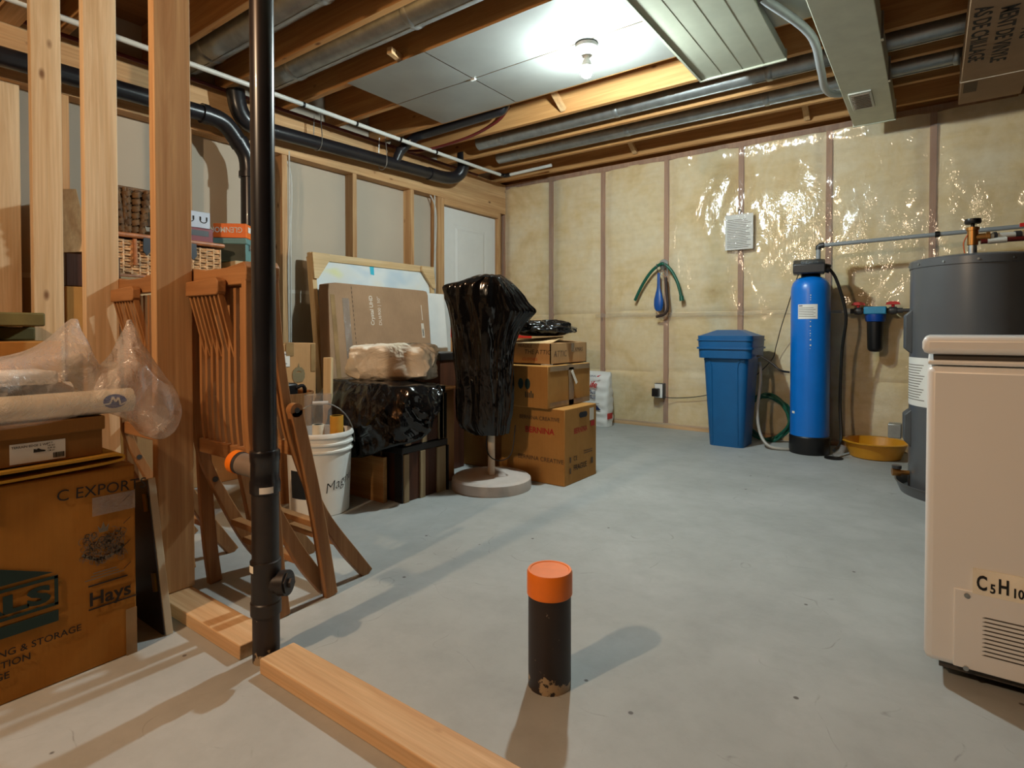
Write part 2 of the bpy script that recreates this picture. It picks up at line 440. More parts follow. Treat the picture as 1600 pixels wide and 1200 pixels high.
def carton(label, x0, x1, y0, y1, z0, z1, mat='card', tape='z', seed=1, group=None, name='cardboard_box', cat='box', seam_x=False):
    """closed cardboard box: body, tape over the top seam, the seam line of the flaps"""
    t = thing(name, label, cat, ((x0 + x1) / 2, (y0 + y1) / 2, z0), 0, group)
    ob('carton', polybox(x0, x1, y0, y1, z0, z1, seed=seed), mat, t, bevel=.004)
    if tape:
        ym = (y0 + y1) / 2; xm = (x0 + x1) / 2; mb = MB()
        if seam_x: 
            mb.box(xm - .024, xm + .024, y0 - .0012, y1 + .0012, z1, z1 + .0012); mb.box(xm - .024, xm + .024, y0 - .0026, y0 - .001, z1 - .07, z1 + .0012)
        else:
            mb.box(x0 - .0012, x1 + .0036, ym - .024, ym + .024, z1, z1 + .0012); mb.box(x1 + .003, x1 + .0042, ym - .024, ym + .024, z1 - .07, z1 + .0012)
        ob('packing_tape', mb, 'tape', t, smooth=False)
    return t

def smoothpath(pts, n=6):
    """Catmull-Rom through pts"""
    P = [V(p) for p in pts]; out = []
    for i in range(len(P) - 1):
        a, b, c, d = P[max(i - 1, 0)], P[i], P[i + 1], P[min(i + 2, len(P) - 1)]
        for k in range(n):
            t = k / n
            out.append(.5 * ((2 * b) + (c - a) * t + (2 * a - 5 * b + 4 * c - d) * t * t + (3 * b - a - 3 * c + d) * t ** 3))
    out.append(P[-1]); return out

def ribbon(path, w, th, side=(1, 0, 0)):
    """bar of width th (along side) and depth w following a path"""
    mb = MB(); P = [V(p) for p in path]; sd = V(side).normalized(); m = len(P); vs = []; fs = []
    ws = w if isinstance(w, (list, tuple)) else [w] * m
    for i, p in enumerate(P):
        t = (P[min(i + 1, m - 1)] - P[max(i - 1, 0)]).normalized(); n = sd.cross(t).normalized()
        for a, b in ((-1, -1), (1, -1), (1, 1), (-1, 1)): vs.append(p + sd * (a * th / 2) + n * (b * ws[i] / 2))
    for i in range(m - 1):
        for k in range(4): fs.append((i * 4 + k, i * 4 + (k + 1) % 4, i * 4 + 4 + (k + 1) % 4, i * 4 + 4 + k))
    fs += [(3, 2, 1, 0), tuple((m - 1) * 4 + k for k in range(4))]
    return mb.add(vs, fs)

# ------------------------------------------------------------------ camera, light, world
cam = bpy.data.cameras.new('camera'); co = bpy.data.objects.new('camera', cam); COL.objects.link(co)
co.location = (0, 0, .835); co.rotation_euler = (R(89), 0, R(36.2))
cam.sensor_width = 36; cam.lens = 896 / 1600 * 36; cam.shift_y = -.0421; cam.clip_start = .02
S.camera = co
w = bpy.data.worlds.new('world'); S.world = w; w.use_nodes = True
w.node_tree.nodes['Background'].inputs[0].default_value = (.5, .55, .6, 1); w.node_tree.nodes['Background'].inputs[1].default_value = .0
S.view_settings.view_transform = 'Standard'; S.view_settings.look = 'None'; S.view_settings.gamma = 1; S.view_settings.exposure = EXPO
S.cycles.max_bounces = 8; S.cycles.transparent_max_bounces = 16; S.cycles.sample_clamp_indirect = 6
S.cycles.caustics_reflective = False; S.cycles.caustics_refractive = False

lt = bpy.data.lights.new('basement_bulb_light', 'POINT'); lt.energy = L2_W; lt.color = L2_C; lt.shadow_soft_size = .035
lo = bpy.data.objects.new('basement_bulb_light', lt); lo.location = (-1.33, -1.12, 2.2); COL.objects.link(lo)
t = thing('ceiling_light', 'white porcelain lampholder with a glowing bare bulb under the metal ceiling panel', 'lamp', (-1.46, 2.65, 2.318))
ob('lamp_holder', MB().lathe((-1.46, 2.65, 0), [(.02, 2.262), (.032, 2.262), (.036, 2.28), (.055, 2.30), (.057, 2.318), (.02, 2.318)], 32), 'white', t)
ob('bulb_base', MB().lathe((-1.46, 2.65, 0), [(.001, 2.203), (.0292, 2.203), (.0294, 2.207), (.026, 2.218), (.020, 2.235), (.014, 2.245), (.014, 2.264), (.001, 2.264)], 32), 'white', t)
ob('bulb', MB().lathe((-1.46, 2.65, 0), [(.001, 2.148), (.008, 2.149), (.016, 2.153), (.0235, 2.160), (.028, 2.169), (.0303, 2.178), (.0312, 2.186), (.0305, 2.196), (.029, 2.203), (.001, 2.203)], 32), emit('bulb_glow', L1_C, L1_E), t, label='glowing bulb')

# ------------------------------------------------------------------ the setting
struct(ob('floor', MB().box(-3.75, 2.5, -3.1, 4.95, -.1, 0), 'concrete', smooth=False))
struct(ob('ceiling', MB().box(-3.75, 2.5, -3.1, 4.95, 2.566, 2.60), 'deck', smooth=False))

# back wall: framed, insulated, under clear plastic
wb = struct(ob('wall_back', MB().box(-3.645, 2.4, 4.87, 4.95, 0, 2.566), 'insul_tan', smooth=False))
BS = [-3.60, -3.011, -2.448, -1.844, -1.232, -.616, -.004, .61, 1.22, 1.83]
def ins(u, v):
    x = -3.62 + 6.0 * u; z = .04 + 2.26 * v
    d = min(abs(x - b) for b in BS); e = max(0, min(1, (d - .02) / .09))
    y = 4.775 - .022 * e * e * (3 - 2 * e) + .010 * noise.noise((x * 3, z * 3, 1.3)) + .005 * noise.noise((x * 9, z * 9, 4))
    for zs in (1.0, .48): y += .014 * math.exp(-((z - zs - .03 * noise.noise((x * 1.2, zs, 0))) / .012) ** 2)
    return (x, y, z)
ob('insulation', MB().grid(ins, 300, 110), 'insulation', wb)
for b in BS: ob('stud', MB().box(b - .019, b + .019, 4.752, 4.84, .04, 2.295), 'stud_red', wb)
ob('bottom_plate', MB().box(-3.645, 2.4, 4.745, 4.84, 0, .042), 'plate', wb)
ob('top_plate', MB().box(-3.645, 2.4, 4.75, 4.84, 2.293, 2.335), 'stud_red', wb)
ob('rim_board', MB().box(-3.645, 2.4, 4.79, 4.83, 2.335, 2.566), 'joist', wb)
def sheet(u, v):
    x = -3.60 + 5.98 * u; z = .03 + 2.30 * v
    d = min(abs(x - b) for b in BS); e = min(1, d / .28); k = min(1, max(.15, (x + 2.3) / 1.2))
    y = 4.738 - .012 * k * math.sin(e * PI / 2) * (.5 + noise.noise((x * 1.7, z * 1.1, 5)))
    # folds gathered at the studs and slack drapes
    y -= .010 * k * abs(noise.noise((x * 6 + z * 2.2, z * .8, 2))) + .006 * k * noise.noise((x * 14 - z * 5, z * 3, 8))
    y -= .018 * math.exp(-((z - 2.28) / .05) ** 2) * (.6 + noise.noise((x * 5, 1, 1)))
    if z > 2.29: y += .01
    return (x, min(y, 4.743), z)
ob('plastic_sheet', MB().grid(sheet, 340, 130), 'poly', wb, label='clear plastic vapour barrier stapled over the studs')
mb = MB()
mb.grid(lambda u, v: (-2.5 + 1.75 * u, 4.716 - .003 * math.sin(u * 60), .955 + .035 * v + .004 * math.sin(u * 9)), 60, 3)
ob('sheathing_tape', mb, 'tape_clear', wb)

# left wall: studs on the back of drywall, white door near the corner
mb = MB()
for a in ((-3.0, 3.80, 0, 2.566), (4.62, 4.95, 0, 2.566), (3.80, 4.62, 1.975, 2.566)): mb.box(-3.665, -3.645, *a)
wl = struct(ob('wall_left', mb, 'drywall', smooth=False))
ob('drywall_joint', MB().box(-3.646, -3.6435, -.5, 3.7, 1.10, 1.125), 'drywall_joint', wl, smooth=False)
LS = [-.17, .42, 1.02, 1.62, 2.245, 2.83, 3.43]
for y in LS: ob('stud', MB().box(-3.644, -3.555, y - .019, y + .019, .04, 2.03), 'stud', wl)
for y0 in (3.745, 3.785, 4.625): ob('stud', MB().box(-3.644, -3.555, y0, y0 + .038, .04, 2.03), 'stud', wl)
ob('door_header', MB().box(-3.644, -3.552, 3.823, 4.625, 1.975, 2.03), 'fir_y', wl)
ob('bottom_plate', MB().box(-3.644, -3.555, -3.0, 3.823, 0, .04), 'fir_y', wl)
ob('top_plate', MB().box(-3.644, -3.548, -3.0, 4.74, 2.03, 2.07), 'fir_y', wl)
ob('beam', MB().box(-3.644, -3.552, -3.0, 4.745, 2.07, 2.33), 'fir_y', wl)
d = MB().box(-3.63, -3.592, 3.83, 4.618, .01, 1.968)
dr = struct(ob('door_1', d, 'door', bevel=.003))
for (z0, z1) in ((.98, 1.82), (.16, .82)):
    mb = MB(); x = -3.592
    a0, a1 = 3.99, 4.46; o = []
    for ins_, dx in ((0, 0), (.012, -.006), (.03, .001), (.045, .006)):
        o += [(x + dx, a0 + ins_, z0 + ins_), (x + dx, a1 - ins_, z0 + ins_), (x + dx, a1 - ins_, z1 - ins_), (x + dx, a0 + ins_, z1 - ins_)]
    o = [(p[0] + .0015, p[1], p[2]) for p in o]
    f = [(r * 4 + k, r * 4 + (k + 1) % 4, r * 4 + 4 + (k + 1) % 4, r * 4 + 4 + k) for r in range(3) for k in range(4)] + [(12, 13, 14, 15)]
    ob('door_panel', mb.add(o, f), 'door', dr, smooth=False)
ob('hinge', MB().box(-3.592, -3.586, 3.822, 3.845, 1.74, 1.83), 'copper', dr)
ob('door_handle', MB().lathe((-3.592, 4.55, 0), [(.001, -.03), (.024, -.02), (.03, 0), (.024, .02), (.001, .03)], 16, Matrix.Translation((-3.56, 4.55, .95)) @ Matrix.Translation((3.592, -4.55, 0))), 'gold', dr)

# ceiling joists and the bridging between them
JY = [4.62, 4.24, 3.84, 3.44, 3.06, 2.65, 2.25, 1.84, 1.43, 1.02, .62, .21]
names = ['nearest the plastic-covered wall', 'second from the plastic-covered wall', 'third from the plastic-covered wall, beside a round duct', 'fourth from the plastic-covered wall, lit bright by the bulb',
         'along the far edge of the metal ceiling panel', 'above the middle of the metal ceiling panel', 'along the near edge of the metal ceiling panel', 'between the two round ducts at upper left',
         'in front of the two round ducts at upper left', 'running above the front stud row', 'just in front of the stud row overhead', 'nearest to the viewer overhead']
for y, nm in zip(JY, names):
    tag(ob('ceiling_joist', MB().box(-3.64, 2.38, y - .019, y + .019, 2.331, 2.565), 'joist', loc=(0, y, 2.33), bevel=.002), 'long wooden ceiling joist ' + nm, 'joist', 'ceiling joists')
k = 0
for x, bays, where in ((-2.10, (0, 1, 2, 3), 'left of the bulb'), (-.78, (0, 1, 2), 'beside the hanging duct')):
    for bnum in bays:
        y1, y0 = JY[bnum] - .021, JY[bnum + 1] + .021
        bay = ['next to plastic wall', 'two bays from plastic wall', 'three bays from plastic wall', 'four bays from plastic wall', '', '', ''][bnum]
        for s, nm in ((0, 'rising to far joist'), (1, 'rising to near joist')):
            a = V((x + s * .045, y0 + .012, 2.352)); b = V((x + s * .045, y1 - .012, 2.545))
            if s and bnum in (1, 2): continue
            if s: a.z, b.z = b.z, a.z
            tag(ob('bridging_strut', MB().beam(a, b, .038, .028), 'fir_y', loc=tuple((a + b) / 2)), ' '.join(('wooden cross brace', nm, bay, where)).replace('  ', ' '), 'brace', 'cross braces between the joists')

tag(ob('wood_block', MB().beam((-2.375, 2.125, 2.348), (-2.40, 2.230, 2.348), .030, .034), 'fir_y', loc=(-2.39, 2.18, 2.35)), 'short pale wood block nailed to a joist before the metal ceiling panel', 'block')

# metal panel nailed under the joists
t = thing('ceiling_panel', 'dull silver sheet metal panel nailed under joists around the bulb', 'panel', (-2, 2.63, 2.32))
for (x0, x1) in ((-2.85, -2.203), (-2.197, -1.103), (-1.097, -.3)):
    for (y0, y1) in ((2.215, 2.617), (2.623, 3.052)):
        def pf(u, v, x0=x0, x1=x1, y0=y0, y1=y1):
            x = x0 + (x1 - x0) * u; y = y0 + (y1 - y0) * v
            return (x, y, 2.3265 - .005 * math.sin(PI * u) * math.sin(PI * v) - .0025 * (1 + noise.noise((x * 3, y * 3, 0))))
        ob('metal_sheet', MB().grid(pf, 24, 14), 'panel_metal', t)
ob('seam_bracket', MB().box(-2.215, -2.185, 2.612, 2.628, 2.314, 2.3235), 'white', t)

# ducts
def round_duct(x0, x1, y, z, r, label, endcap=False):
    t = thing('round_duct', label, 'duct', ((x0 + x1) / 2, y, z), 0, 'round ducts in the joist bays')
    ob('duct_pipe', MB().tube([(x0, y, z), (x1, y, z)], r, 28), 'steel', t)
    for i in range(max(1, int((x1 - x0) / 1.0))):
        x = x0 + .25 + i * 1.0
        ob('duct_collar', MB().tube([(x - .02, y, z), (x - .012, y, z), (x + .012, y, z), (x + .02, y, z)], [r, r + .005, r + .005, r], 28), 'steel', t)
    ob('duct_seam', MB().box(x0, x1, y - .004, y + .004, z - r - .004, z - r + .003), 'steel', t)
    return t
round_duct(-3.36, 1.5, 2.045, 2.44, .085, 'big round metal duct with a closed end over the black stack pipe')
round_duct(-3.55, 1.5, 1.635, 2.44, .085, 'big round metal duct nearest the viewer, behind the front stud')
round_duct(-3.05, 1.8, 3.705, 2.393, .055, 'thin round metal duct in the third joist bay from plastic wall')
round_duct(-3.15, 1.8, 4.105, 2.393, .055, 'thin round metal duct in the second joist bay from plastic wall')

t = thing('air_plenum', 'wide flat greenish-grey metal duct under the joists beside the bulb', 'duct', (-.85, 2.2, 2.29))
ob('duct_body', MB().box(-1.085, -.64, .3, 3.33, 2.278, 2.329), 'plenum', t, bevel=.003)
for x in (-.97, -.86, -.75): ob('duct_seam', MB().box(x - .003, x + .003, .3, 3.325, 2.2768, 2.279), 'plenum', t)
ob('end_flange', MB().box(-1.09, -.635, 3.325, 3.337, 2.268, 2.329), 'plenum', t)
ob('side_lip', MB().box(-1.095, -1.083, .3, 3.33, 2.27, 2.329), 'plenum', t)

t = thing('air_duct', 'narrow grey-green box duct with a square vent, reaching the plastic wall', 'duct', (-.32, 2.5, 2.2))
ob('duct_body', MB().box(-.435, -.205, .3, 4.47, 2.2, 2.329), 'duct', t, bevel=.004)
ob('end_flange', MB().box(-.44, -.2, 4.462, 4.474, 2.196, 2.329), 'duct', t)
g = ob('vent_grille', MB().box(-.405, -.29, 3.83, 4.12, 2.191, 2.2), 'grille', t, bevel=.003)
mb = MB()
for i in range(9): mb.box(-.392, -.303, 3.855 + i * .028, 3.869 + i * .028, 2.187, 2.192)
ob('louvre', mb, 'drain_grey', g, smooth=False)
for y in (3.2, 3.75): ob('hanger_strap', MB().box(-.207, -.196, y, y + .03, 2.2, 2.33), 'steel', t)

tag(ob('flexible_conduit', MB().tube(smoothpath([(-.62, 2.7, 2.30), (-.49, 3.1, 2.27), (-.498, 3.5, 2.25), (-.515, 3.75, 2.245), (-.50, 3.90, 2.25), (-.455, 3.975, 2.26)]), .020, 14), 'pvc_grey', loc=(-.5, 3.5, 2.25)), 'grey plastic pipe curving into the side of the narrow box duct', 'pipe')

# carton of flooring stored up under the joists
t = thing('flooring_carton', 'long flat cardboard carton with big black letters tied under the joists', 'box', (.26, 3.2, 2.2))
ob('carton', MB().box(.115, .40, 1.6, 4.41, 2.2, 2.30), 'card_tv', t, bevel=.004)
FD = ((0, 1, 0), (1, 0, 0))
text('AS DE CHILLAGE', .088, (.135, 3.14, 2.2), FD, 'ink', t, .02, sx=.92)
text('MENT DE VINYLE', .088, (.225, 3.19, 2.2), FD, 'ink', t, .02, sx=.92)
text('NG', .088, (.315, 3.46, 2.2), FD, 'ink', t, .02, sx=.92)
patch('smudged_print', (.13, 4.05, 2.2), .16, .06, FD, 'ink_soft', t)
ob('tie_string', MB().tube([(.112, 4.0, 2.33), (.112, 4.02, 2.198), (.403, 4.02, 2.198), (.403, 4.0, 2.33)], .0025, 6), 'umb_pole', t)
mb = MB()
for i in range(4): mb.tube([(.05, 3.25 + i * .05, 2.33), (.052, 3.26 + i * .05, 2.315)], .004, 6)

# plumbing along the left wall
t = thing('drain_pipe', 'black plastic drain pipe along the header turning down behind the front stack', 'pipe', (-3.43, .6, 2.08))
ob('pipe', MB().tube([(-3.43, -.6, 2.06), (-3.43, 1.70, 2.10)], .046, 24), 'abs', t)
ob('elbow', MB().tube(smoothpath([(-3.43, 1.64, 2.099), (-3.43, 1.74, 2.09), (-3.43, 1.80, 2.055), (-3.43, 1.87, 1.97)], 5), .052, 24), 'abs', t)
ob('elbow', MB().tube(smoothpath([(-3.43, 1.85, 2.0), (-3.43, 1.905, 1.925), (-3.43, 1.92, 1.85), (-3.43, 1.92, 1.79)], 5), .052, 24), 'abs', t)
for p_, d_ in (((-3.43, 1.655, 2.098), (0, 1, 0)), ((-3.43, 1.862, 1.985), (0, .6, -.8)), ((-3.43, 1.92, 1.80), (0, 0, 1))): ob('pipe_collar', MB().tube([V(p_) - V(d_) * .018, V(p_) + V(d_) * .018], .0565, 24), 'abs', t)
ob('downpipe', MB().tube([(-3.43, 1.92, 1.86), (-3.43, 1.92, 0)], .046, 24), 'abs', t)
t = thing('waste_pipe', 'long black plastic pipe strapped below the joists, ending in an upturned elbow', 'pipe', (-3.43, 2.8, 2.14))
ob('pipe', MB().tube([(-3.43, 1.95, 2.115), (-3.43, 3.62, 2.165)], .046, 24), 'abs', t)
ob('elbow', MB().tube(smoothpath([(-3.43, 1.84, 2.30), (-3.43, 1.86, 2.19), (-3.43, 1.92, 2.125), (-3.43, 2.04, 2.117)], 5), .053, 24), 'abs', t)
ob('elbow', MB().tube(smoothpath([(-3.43, 3.50, 2.161), (-3.43, 3.68, 2.167), (-3.40, 3.80, 2.19), (-3.36, 3.85, 2.26), (-3.36, 3.86, 2.40)], 6), [.053] * 25, 24), 'abs', t)
ob('branch_tee', MB().tube([(-3.43, 3.12, 2.15), (-3.40, 3.16, 2.27)], .036, 20), 'abs', t)
ob('vent_branch', MB().tube(smoothpath([(-3.40, 3.16, 2.26), (-3.30, 3.22, 2.36), (-3.1, 3.235, 2.375), (-2.55, 3.235, 2.385), (-2.45, 3.24, 2.40), (-2.42, 3.25, 2.5)], 5), .036, 20), 'abs', t)
for y in (2.42, 3.0): ob('hanger_wire', MB().tube(smoothpath([(-3.40, y, 2.33), (-3.383, y, 2.15), (-3.40, y, 2.095), (-3.44, y, 2.08), (-3.478, y, 2.12), (-3.47, y, 2.33)], 5), .003, 6), 'steel', t)
t = thing('white_pipe', 'thin white plastic pipe clipped under the joists along the left wall', 'pipe', (-3.28, 2.5, 2.29))
ob('pipe', MB().tube(smoothpath([(-3.28, .3, 2.29), (-3.28, 1.2, 2.292), (-3.27, 2.0, 2.288), (-3.27, 2.9, 2.286), (-3.27, 3.9, 2.29), (-3.27, 4.30, 2.295)], 6), .0145, 14), 'pvc', t)
ob('elbow', MB().tube(smoothpath([(-3.27, 4.28, 2.295), (-3.27, 4.325, 2.297), (-3.25, 4.345, 2.298), (-3.2, 4.347, 2.298)], 4), .019, 14), 'black', t)
ob('cross_pipe', MB().tube([(-3.21, 4.347, 2.298), (-2.75, 4.35, 2.31), ], .0145, 14), 'pvc', t)
for y in (2.20, 2.62, 3.03, 3.42): ob('pipe_clip', MB().tube([(-3.272, y - .008, 2.287), (-3.272, y + .008, 2.287)], .019, 14), 'black', t)
t = thing('red_tube', 'dark red plastic water tube under the joists beside the white pipe', 'pipe', (-3.4, 2.5, 2.3))
ob('tube', MB().tube([(-3.50, .3, 2.305), (-3.50, 2.0, 2.304), (-3.49, 3.0, 2.304), (-3.48, 4.2, 2.305)], .012, 10), 'pex', t)
ob('branch_tube', MB().tube(smoothpath([(-3.49, 3.28, 2.304), (-3.3, 3.36, 2.30), (-2.9, 3.385, 2.325), (-2.6, 3.37, 2.38), (-2.46, 3.33, 2.45)], 5), .011, 10), 'pex', t)
for y, x, z1, nm in ((2.275, -3.56, .5, 'beside the stud left of the leaning canvas'), (3.70, -3.565, 1.15, 'hanging beside the white door frame')):
    mb = MB()
    ob_ = thing('electrical_cable', 'pale electrical cable ' + nm, 'cable', (x, y, 1.6))
    for j in range(2):
        ob('cable_strand', MB().tube(smoothpath([(x + .01 - j * .03, y - .05 * j, 2.06), (x + .012, y + .012 * j, 1.9), (x + .008, y + .01 * j, 1.5), (x + .01, y - .012 + .02 * j, 1.25), (x, y + .012 * j, z1)], 6), .0055, 8), 'cable', ob_)

# ------------------------------------------------------------------ front stud row, stack pipe, floor plates
for x, nm, mt in ((-1.852, 'nearest the black stack pipe, with slatted chairs behind', 'stud'), (-2.414, 'second from the black stack pipe', 'stud_pale'), (-3.0, 'third from the black stack pipe', 'stud_pale'), (-3.59, 'farthest from the stack pipe, at the picture edge', 'stud_pale')):
    tag(ob('wall_stud', MB().box(x - .036, x, .748, .852, .039, 2.291), mt, loc=(x, .8, .04), bevel=.003), 'upright wooden stud ' + nm, 'stud', 'studs of the front row')
struct(ob('trim_1', MB().box(-3.64, 2.3, .752, .845, 2.292, 2.330), 'plate', smooth=False))
tag(ob('floor_plate', MB().box(-3.62, -1.405, .752, .845, 0, .038), 'plate', loc=(-2.5, .8, 0), bevel=.003), 'wooden floor plate under the upright studs, cut off at the black pipe', 'lumber', 'floor plates of the front row')
tag(ob('floor_plate', MB().box(-1.312, .9, .752, .845, 0, .038), 'plate', loc=(-.6, .8, 0), bevel=.003), 'bare wooden floor plate running from the black pipe towards the viewer', 'lumber', 'floor plates of the front row')

cx, cy = -1.358, .797
t = thing('stack_pipe', 'tall black plastic stack pipe standing in the gap between the floor plates', 'pipe', (cx, cy, 0))
ob('pipe', MB().tube([(cx, cy, .50), (cx, cy, 2.329)], .0285, 28), 'abs', t)
ob('lower_pipe', MB().tube([(cx, cy, 0), (cx, cy, .16)], .0325, 28), 'scuffed_pipe', t)
ob('middle_pipe', MB().tube([(cx, cy, .24), (cx, cy, .44)], .0325, 28), 'abs_dull', t)
ob('branch_fitting', MB().lathe((cx, cy, 0), [(.0325, .425), (.0365, .428), (.037, .452), (.036, .458), (.0345, .462), (.0345, .505), (.036, .508), (.0365, .53), (.0345, .534), (.0285, .536)], 32), 'abs', t)
ob('cleanout_fitting', MB().lathe((cx, cy, 0), [(.0325, .118), (.037, .12), (.0372, .15), (.035, .153), (.035, .225), (.037, .228), (.0372, .255), (.0325, .257)], 32), 'abs_dull', t)
a = V((cx, cy, .195)); dv = V((.84, .42, .08)).normalized()
c = ob('cleanout', MB().tube([a, a + dv * .042, a + dv * .042, a + dv * .062], [.026, .026, .031, .031], 28), 'abs_dull', t)
ob('cleanout_plug', MB().tube([a + dv * .060, a + dv * .066, a + dv * .066, a + dv * .074], [.027, .027, .013, .012], 6), 'abs_dull', c)
bd = V((-.93, -.16, .10)).normalized(); a = V((cx, cy, .482))
b = ob('side_branch', MB().tube([a, a + bd * .085], .0275, 28), 'drain_grey', t, label='dusty grey side branch')
ob('branch_band', MB().tube([a + bd * .084, a + bd * .094], .0285, 28), 'charcoal', b)
ob('orange_cap', MB().tube([a + bd * .093, a + bd * .112, a + bd * .117], [.030, .030, .027], 28), 'orange', b, label='orange end cap')
mb = MB(); mb.grid(lambda u, v: (cx + .0376 * math.cos(-.9 + .9 * u), cy + .0376 * math.sin(-.9 + .9 * u), .431 + .016 * v), 10, 2)
ob('sticker', mb, 'paper', t)
mb = MB(); mb.grid(lambda u, v: (cx + .0376 * math.cos(-2.2 + .8 * u), cy + .0376 * math.sin(-2.2 + .8 * u), .232 + .018 * v), 10, 2)
ob('sticker', mb, 'label_tape', t)

cx, cy = -.722, 1.137
t = thing('standpipe', 'short black pipe stub with an orange cap standing in the open floor', 'pipe', (cx, cy, 0))
ob('pipe', MB().lathe((cx, cy, 0), [(.0505, 0), (.0505, .26)], 48), 'scuffed_pipe', t)
ob('orange_cap', MB().lathe((cx, cy, 0), [(.052, .216), (.0535, .218), (.0535, .268), (.051, .2735), (.046, .2735), (.0445, .272), (.001, .272)], 48), 'orange', t, label='scuffed orange cap')

# ------------------------------------------------------------------ moving box pile at the left
t = carton('big brown moving box with a crest and black print, beside the front stud', -2.12, -1.664, .02, .618, 0, .49, 'card_old', seam_x=False, seed=4)
x = -1.6615
text('C EXPORTS', .038, (x, .450, .432), PX, 'ink', t, 0, sx=.98, rot=R(-2))
text('Hays', .047, (x, .512, .158), PX, 'ink', t, .02, rot=0)
for z, w_ in ((.206, .085), (.148, .105)): patch('print_rule', (x, .512, z), w_, .0035, PX, 'ink', t)
text('REMOVALS', .054, (x, .437, .204), PX, 'ink_green', t, .045, align='RIGHT', sx=1.72)
mb = MB()
for (y0, y1, z0, z1) in ((.15, .452, .252, .259), (.15, .452, .188, .195), (.445, .452, .19, .258), (.15, .452, .150, .176)): mb.box(x + .0005, x + .0016, y0, y1, z0, z1)
ob('printed_frame', mb, 'ink_green', t, smooth=False)
ob('printed_roof', MB().prism([(.15, .268), (.443, .268), (.30, .325), (.15, .345)], 'x', x + .0005, x + .0016), 'ink_green', t, smooth=False)
for s, y, z in (('PACKING & STORAGE', .497, .108), ('RELOCATION', .400, .083), ('STORAGE', .362, .058)): text(s, .022, (x, y, z), PX, 'ink', t, .01, align='RIGHT')
# crest: shield, crown and two flanking beasts of scrollwork
mb = MB(); yc, zc = .545, .302
def blob(pts, y=0, z=0, s=1): mb.prism([(yc + (y + a) * s, zc + (z + b) * s * 1.25) for a, b in pts], 'x', x + .0005, x + .0016)
def arc(cy_, cz_, r, a0, a1, w=.0026, n=14):
    for i in range(n):
        p, q = a0 + (a1 - a0) * i / n, a0 + (a1 - a0) * (i + 1) / n
        mb.add([(x + .0014, yc + cy_ + rr * math.cos(g), zc + cz_ * 1.25 + rr * math.sin(g) * 1.1) for g, rr in ((p, r), (q, r), (q, r + w), (p, r + w))], [(0, 1, 2, 3)])
blob([(-.009, .026), (-.012, .040), (-.005, .033), (0, .046), (.005, .033), (.012, .040), (.009, .026)])
rc = random.Random(12)
for i in range(190):
    ay = rc.uniform(-.046, .046); az = rc.uniform(-.034, .036)
    if az > .030 - .55 * abs(abs(ay) - .026) or (abs(ay) < .016 and az > .02): continue
    arc(ay, az, rc.uniform(.0025, .0075), R(rc.uniform(0, 360)), R(rc.uniform(380, 640)), rc.uniform(.0007, .0014), 10)
for i in range(4): arc(0, .004, .013 - .003 * i, 0, 2 * PI, .0008, 16)
arc(0, .026, .056, R(222), R(318), .007, 20)
ob('printed_crest', mb, 'ink_grey', t, smooth=False)
for i, w_ in enumerate((.05, .06, .085)): patch('print_line', (x, .505 + (.085 - w_) / 2, .236 - i * .007), w_, .0022, PX, 'ink_grey', t)
mb = MB()
for i in range(5): mb.add([(x + .0014, .598 + a, .40 - i * .058 + b) for a, b in ((-.010, 0), (.006, .013), (.007, .016), (-.009, .003))], [(0, 1, 2, 3)])
ob('tick_mark', mb, 'ink', t, smooth=False)
patch('corner_tape', (x, .592, .0), .025, .12, PX, 'tape', t)
patch('torn_tape', (x, .522, .378), .094, .046, PX, 'tape_clear', t)

mb = ribbon(smoothpath([(-1.78, .05, .4985), (-1.78, .30, .4975), (-1.78, .50, .502), (-1.78, .575, .506), (-1.78, .592, .513), (-1.78, .575, .521), (-1.78, .48, .520), (-1.78, .30, .5175), (-1.78, .05, .5175)], 5), .006, .24)
tag(ob('padded_envelope', mb, 'envelope', loc=(-1.78, .3, .49)), 'folded mustard yellow padded envelope lying on the big moving box', 'envelope')
t = thing('shoe_box', 'brown shoe box with a white size label, on the yellow envelope', 'box', (-1.83, .41, .525))
ob('box_body', MB().box(-1.985, -1.684, .266, .553, .525, .60), 'shoe_card', t, bevel=.002)
ob('box_lid', MB().box(-1.99, -1.679, .261, .558, .588, .622), 'shoe_card', t, bevel=.003)
x = -1.684
lb = patch('size_label', (x, .372, .530), .104, .046, PX, 'paper', t)
text('TERRAIN EDGE 2 WP', .0072, (x + .002, .375, .566), PX, 'ink', lb, .02)
for i, s in enumerate(('US 9', 'UK 8.5', 'EUR 43', 'CM 27')): text(s, .0048, (x + .002, .441, .569 - i * .006), PX, 'ink', lb, .02)
mb = MB().prism([(.415, .552), (.4155, .560), (.421, .558), (.424, .561), (.429, .557), (.437, .555), (.437, .552)], 'x', x + .0015, x + .0025)
ob('printed_shoe', mb, 'ink', lb, smooth=False)
mb = MB(); rr = random.Random(3); y = .452
while y < .472: w_ = rr.choice((.0006, .001, .0015)); mb.box(x + .0015, x + .0022, y, y + w_, .534, .546); y += w_ + rr.choice((.0007, .0012))
ob('barcode', mb, 'ink', lb, smooth=False)

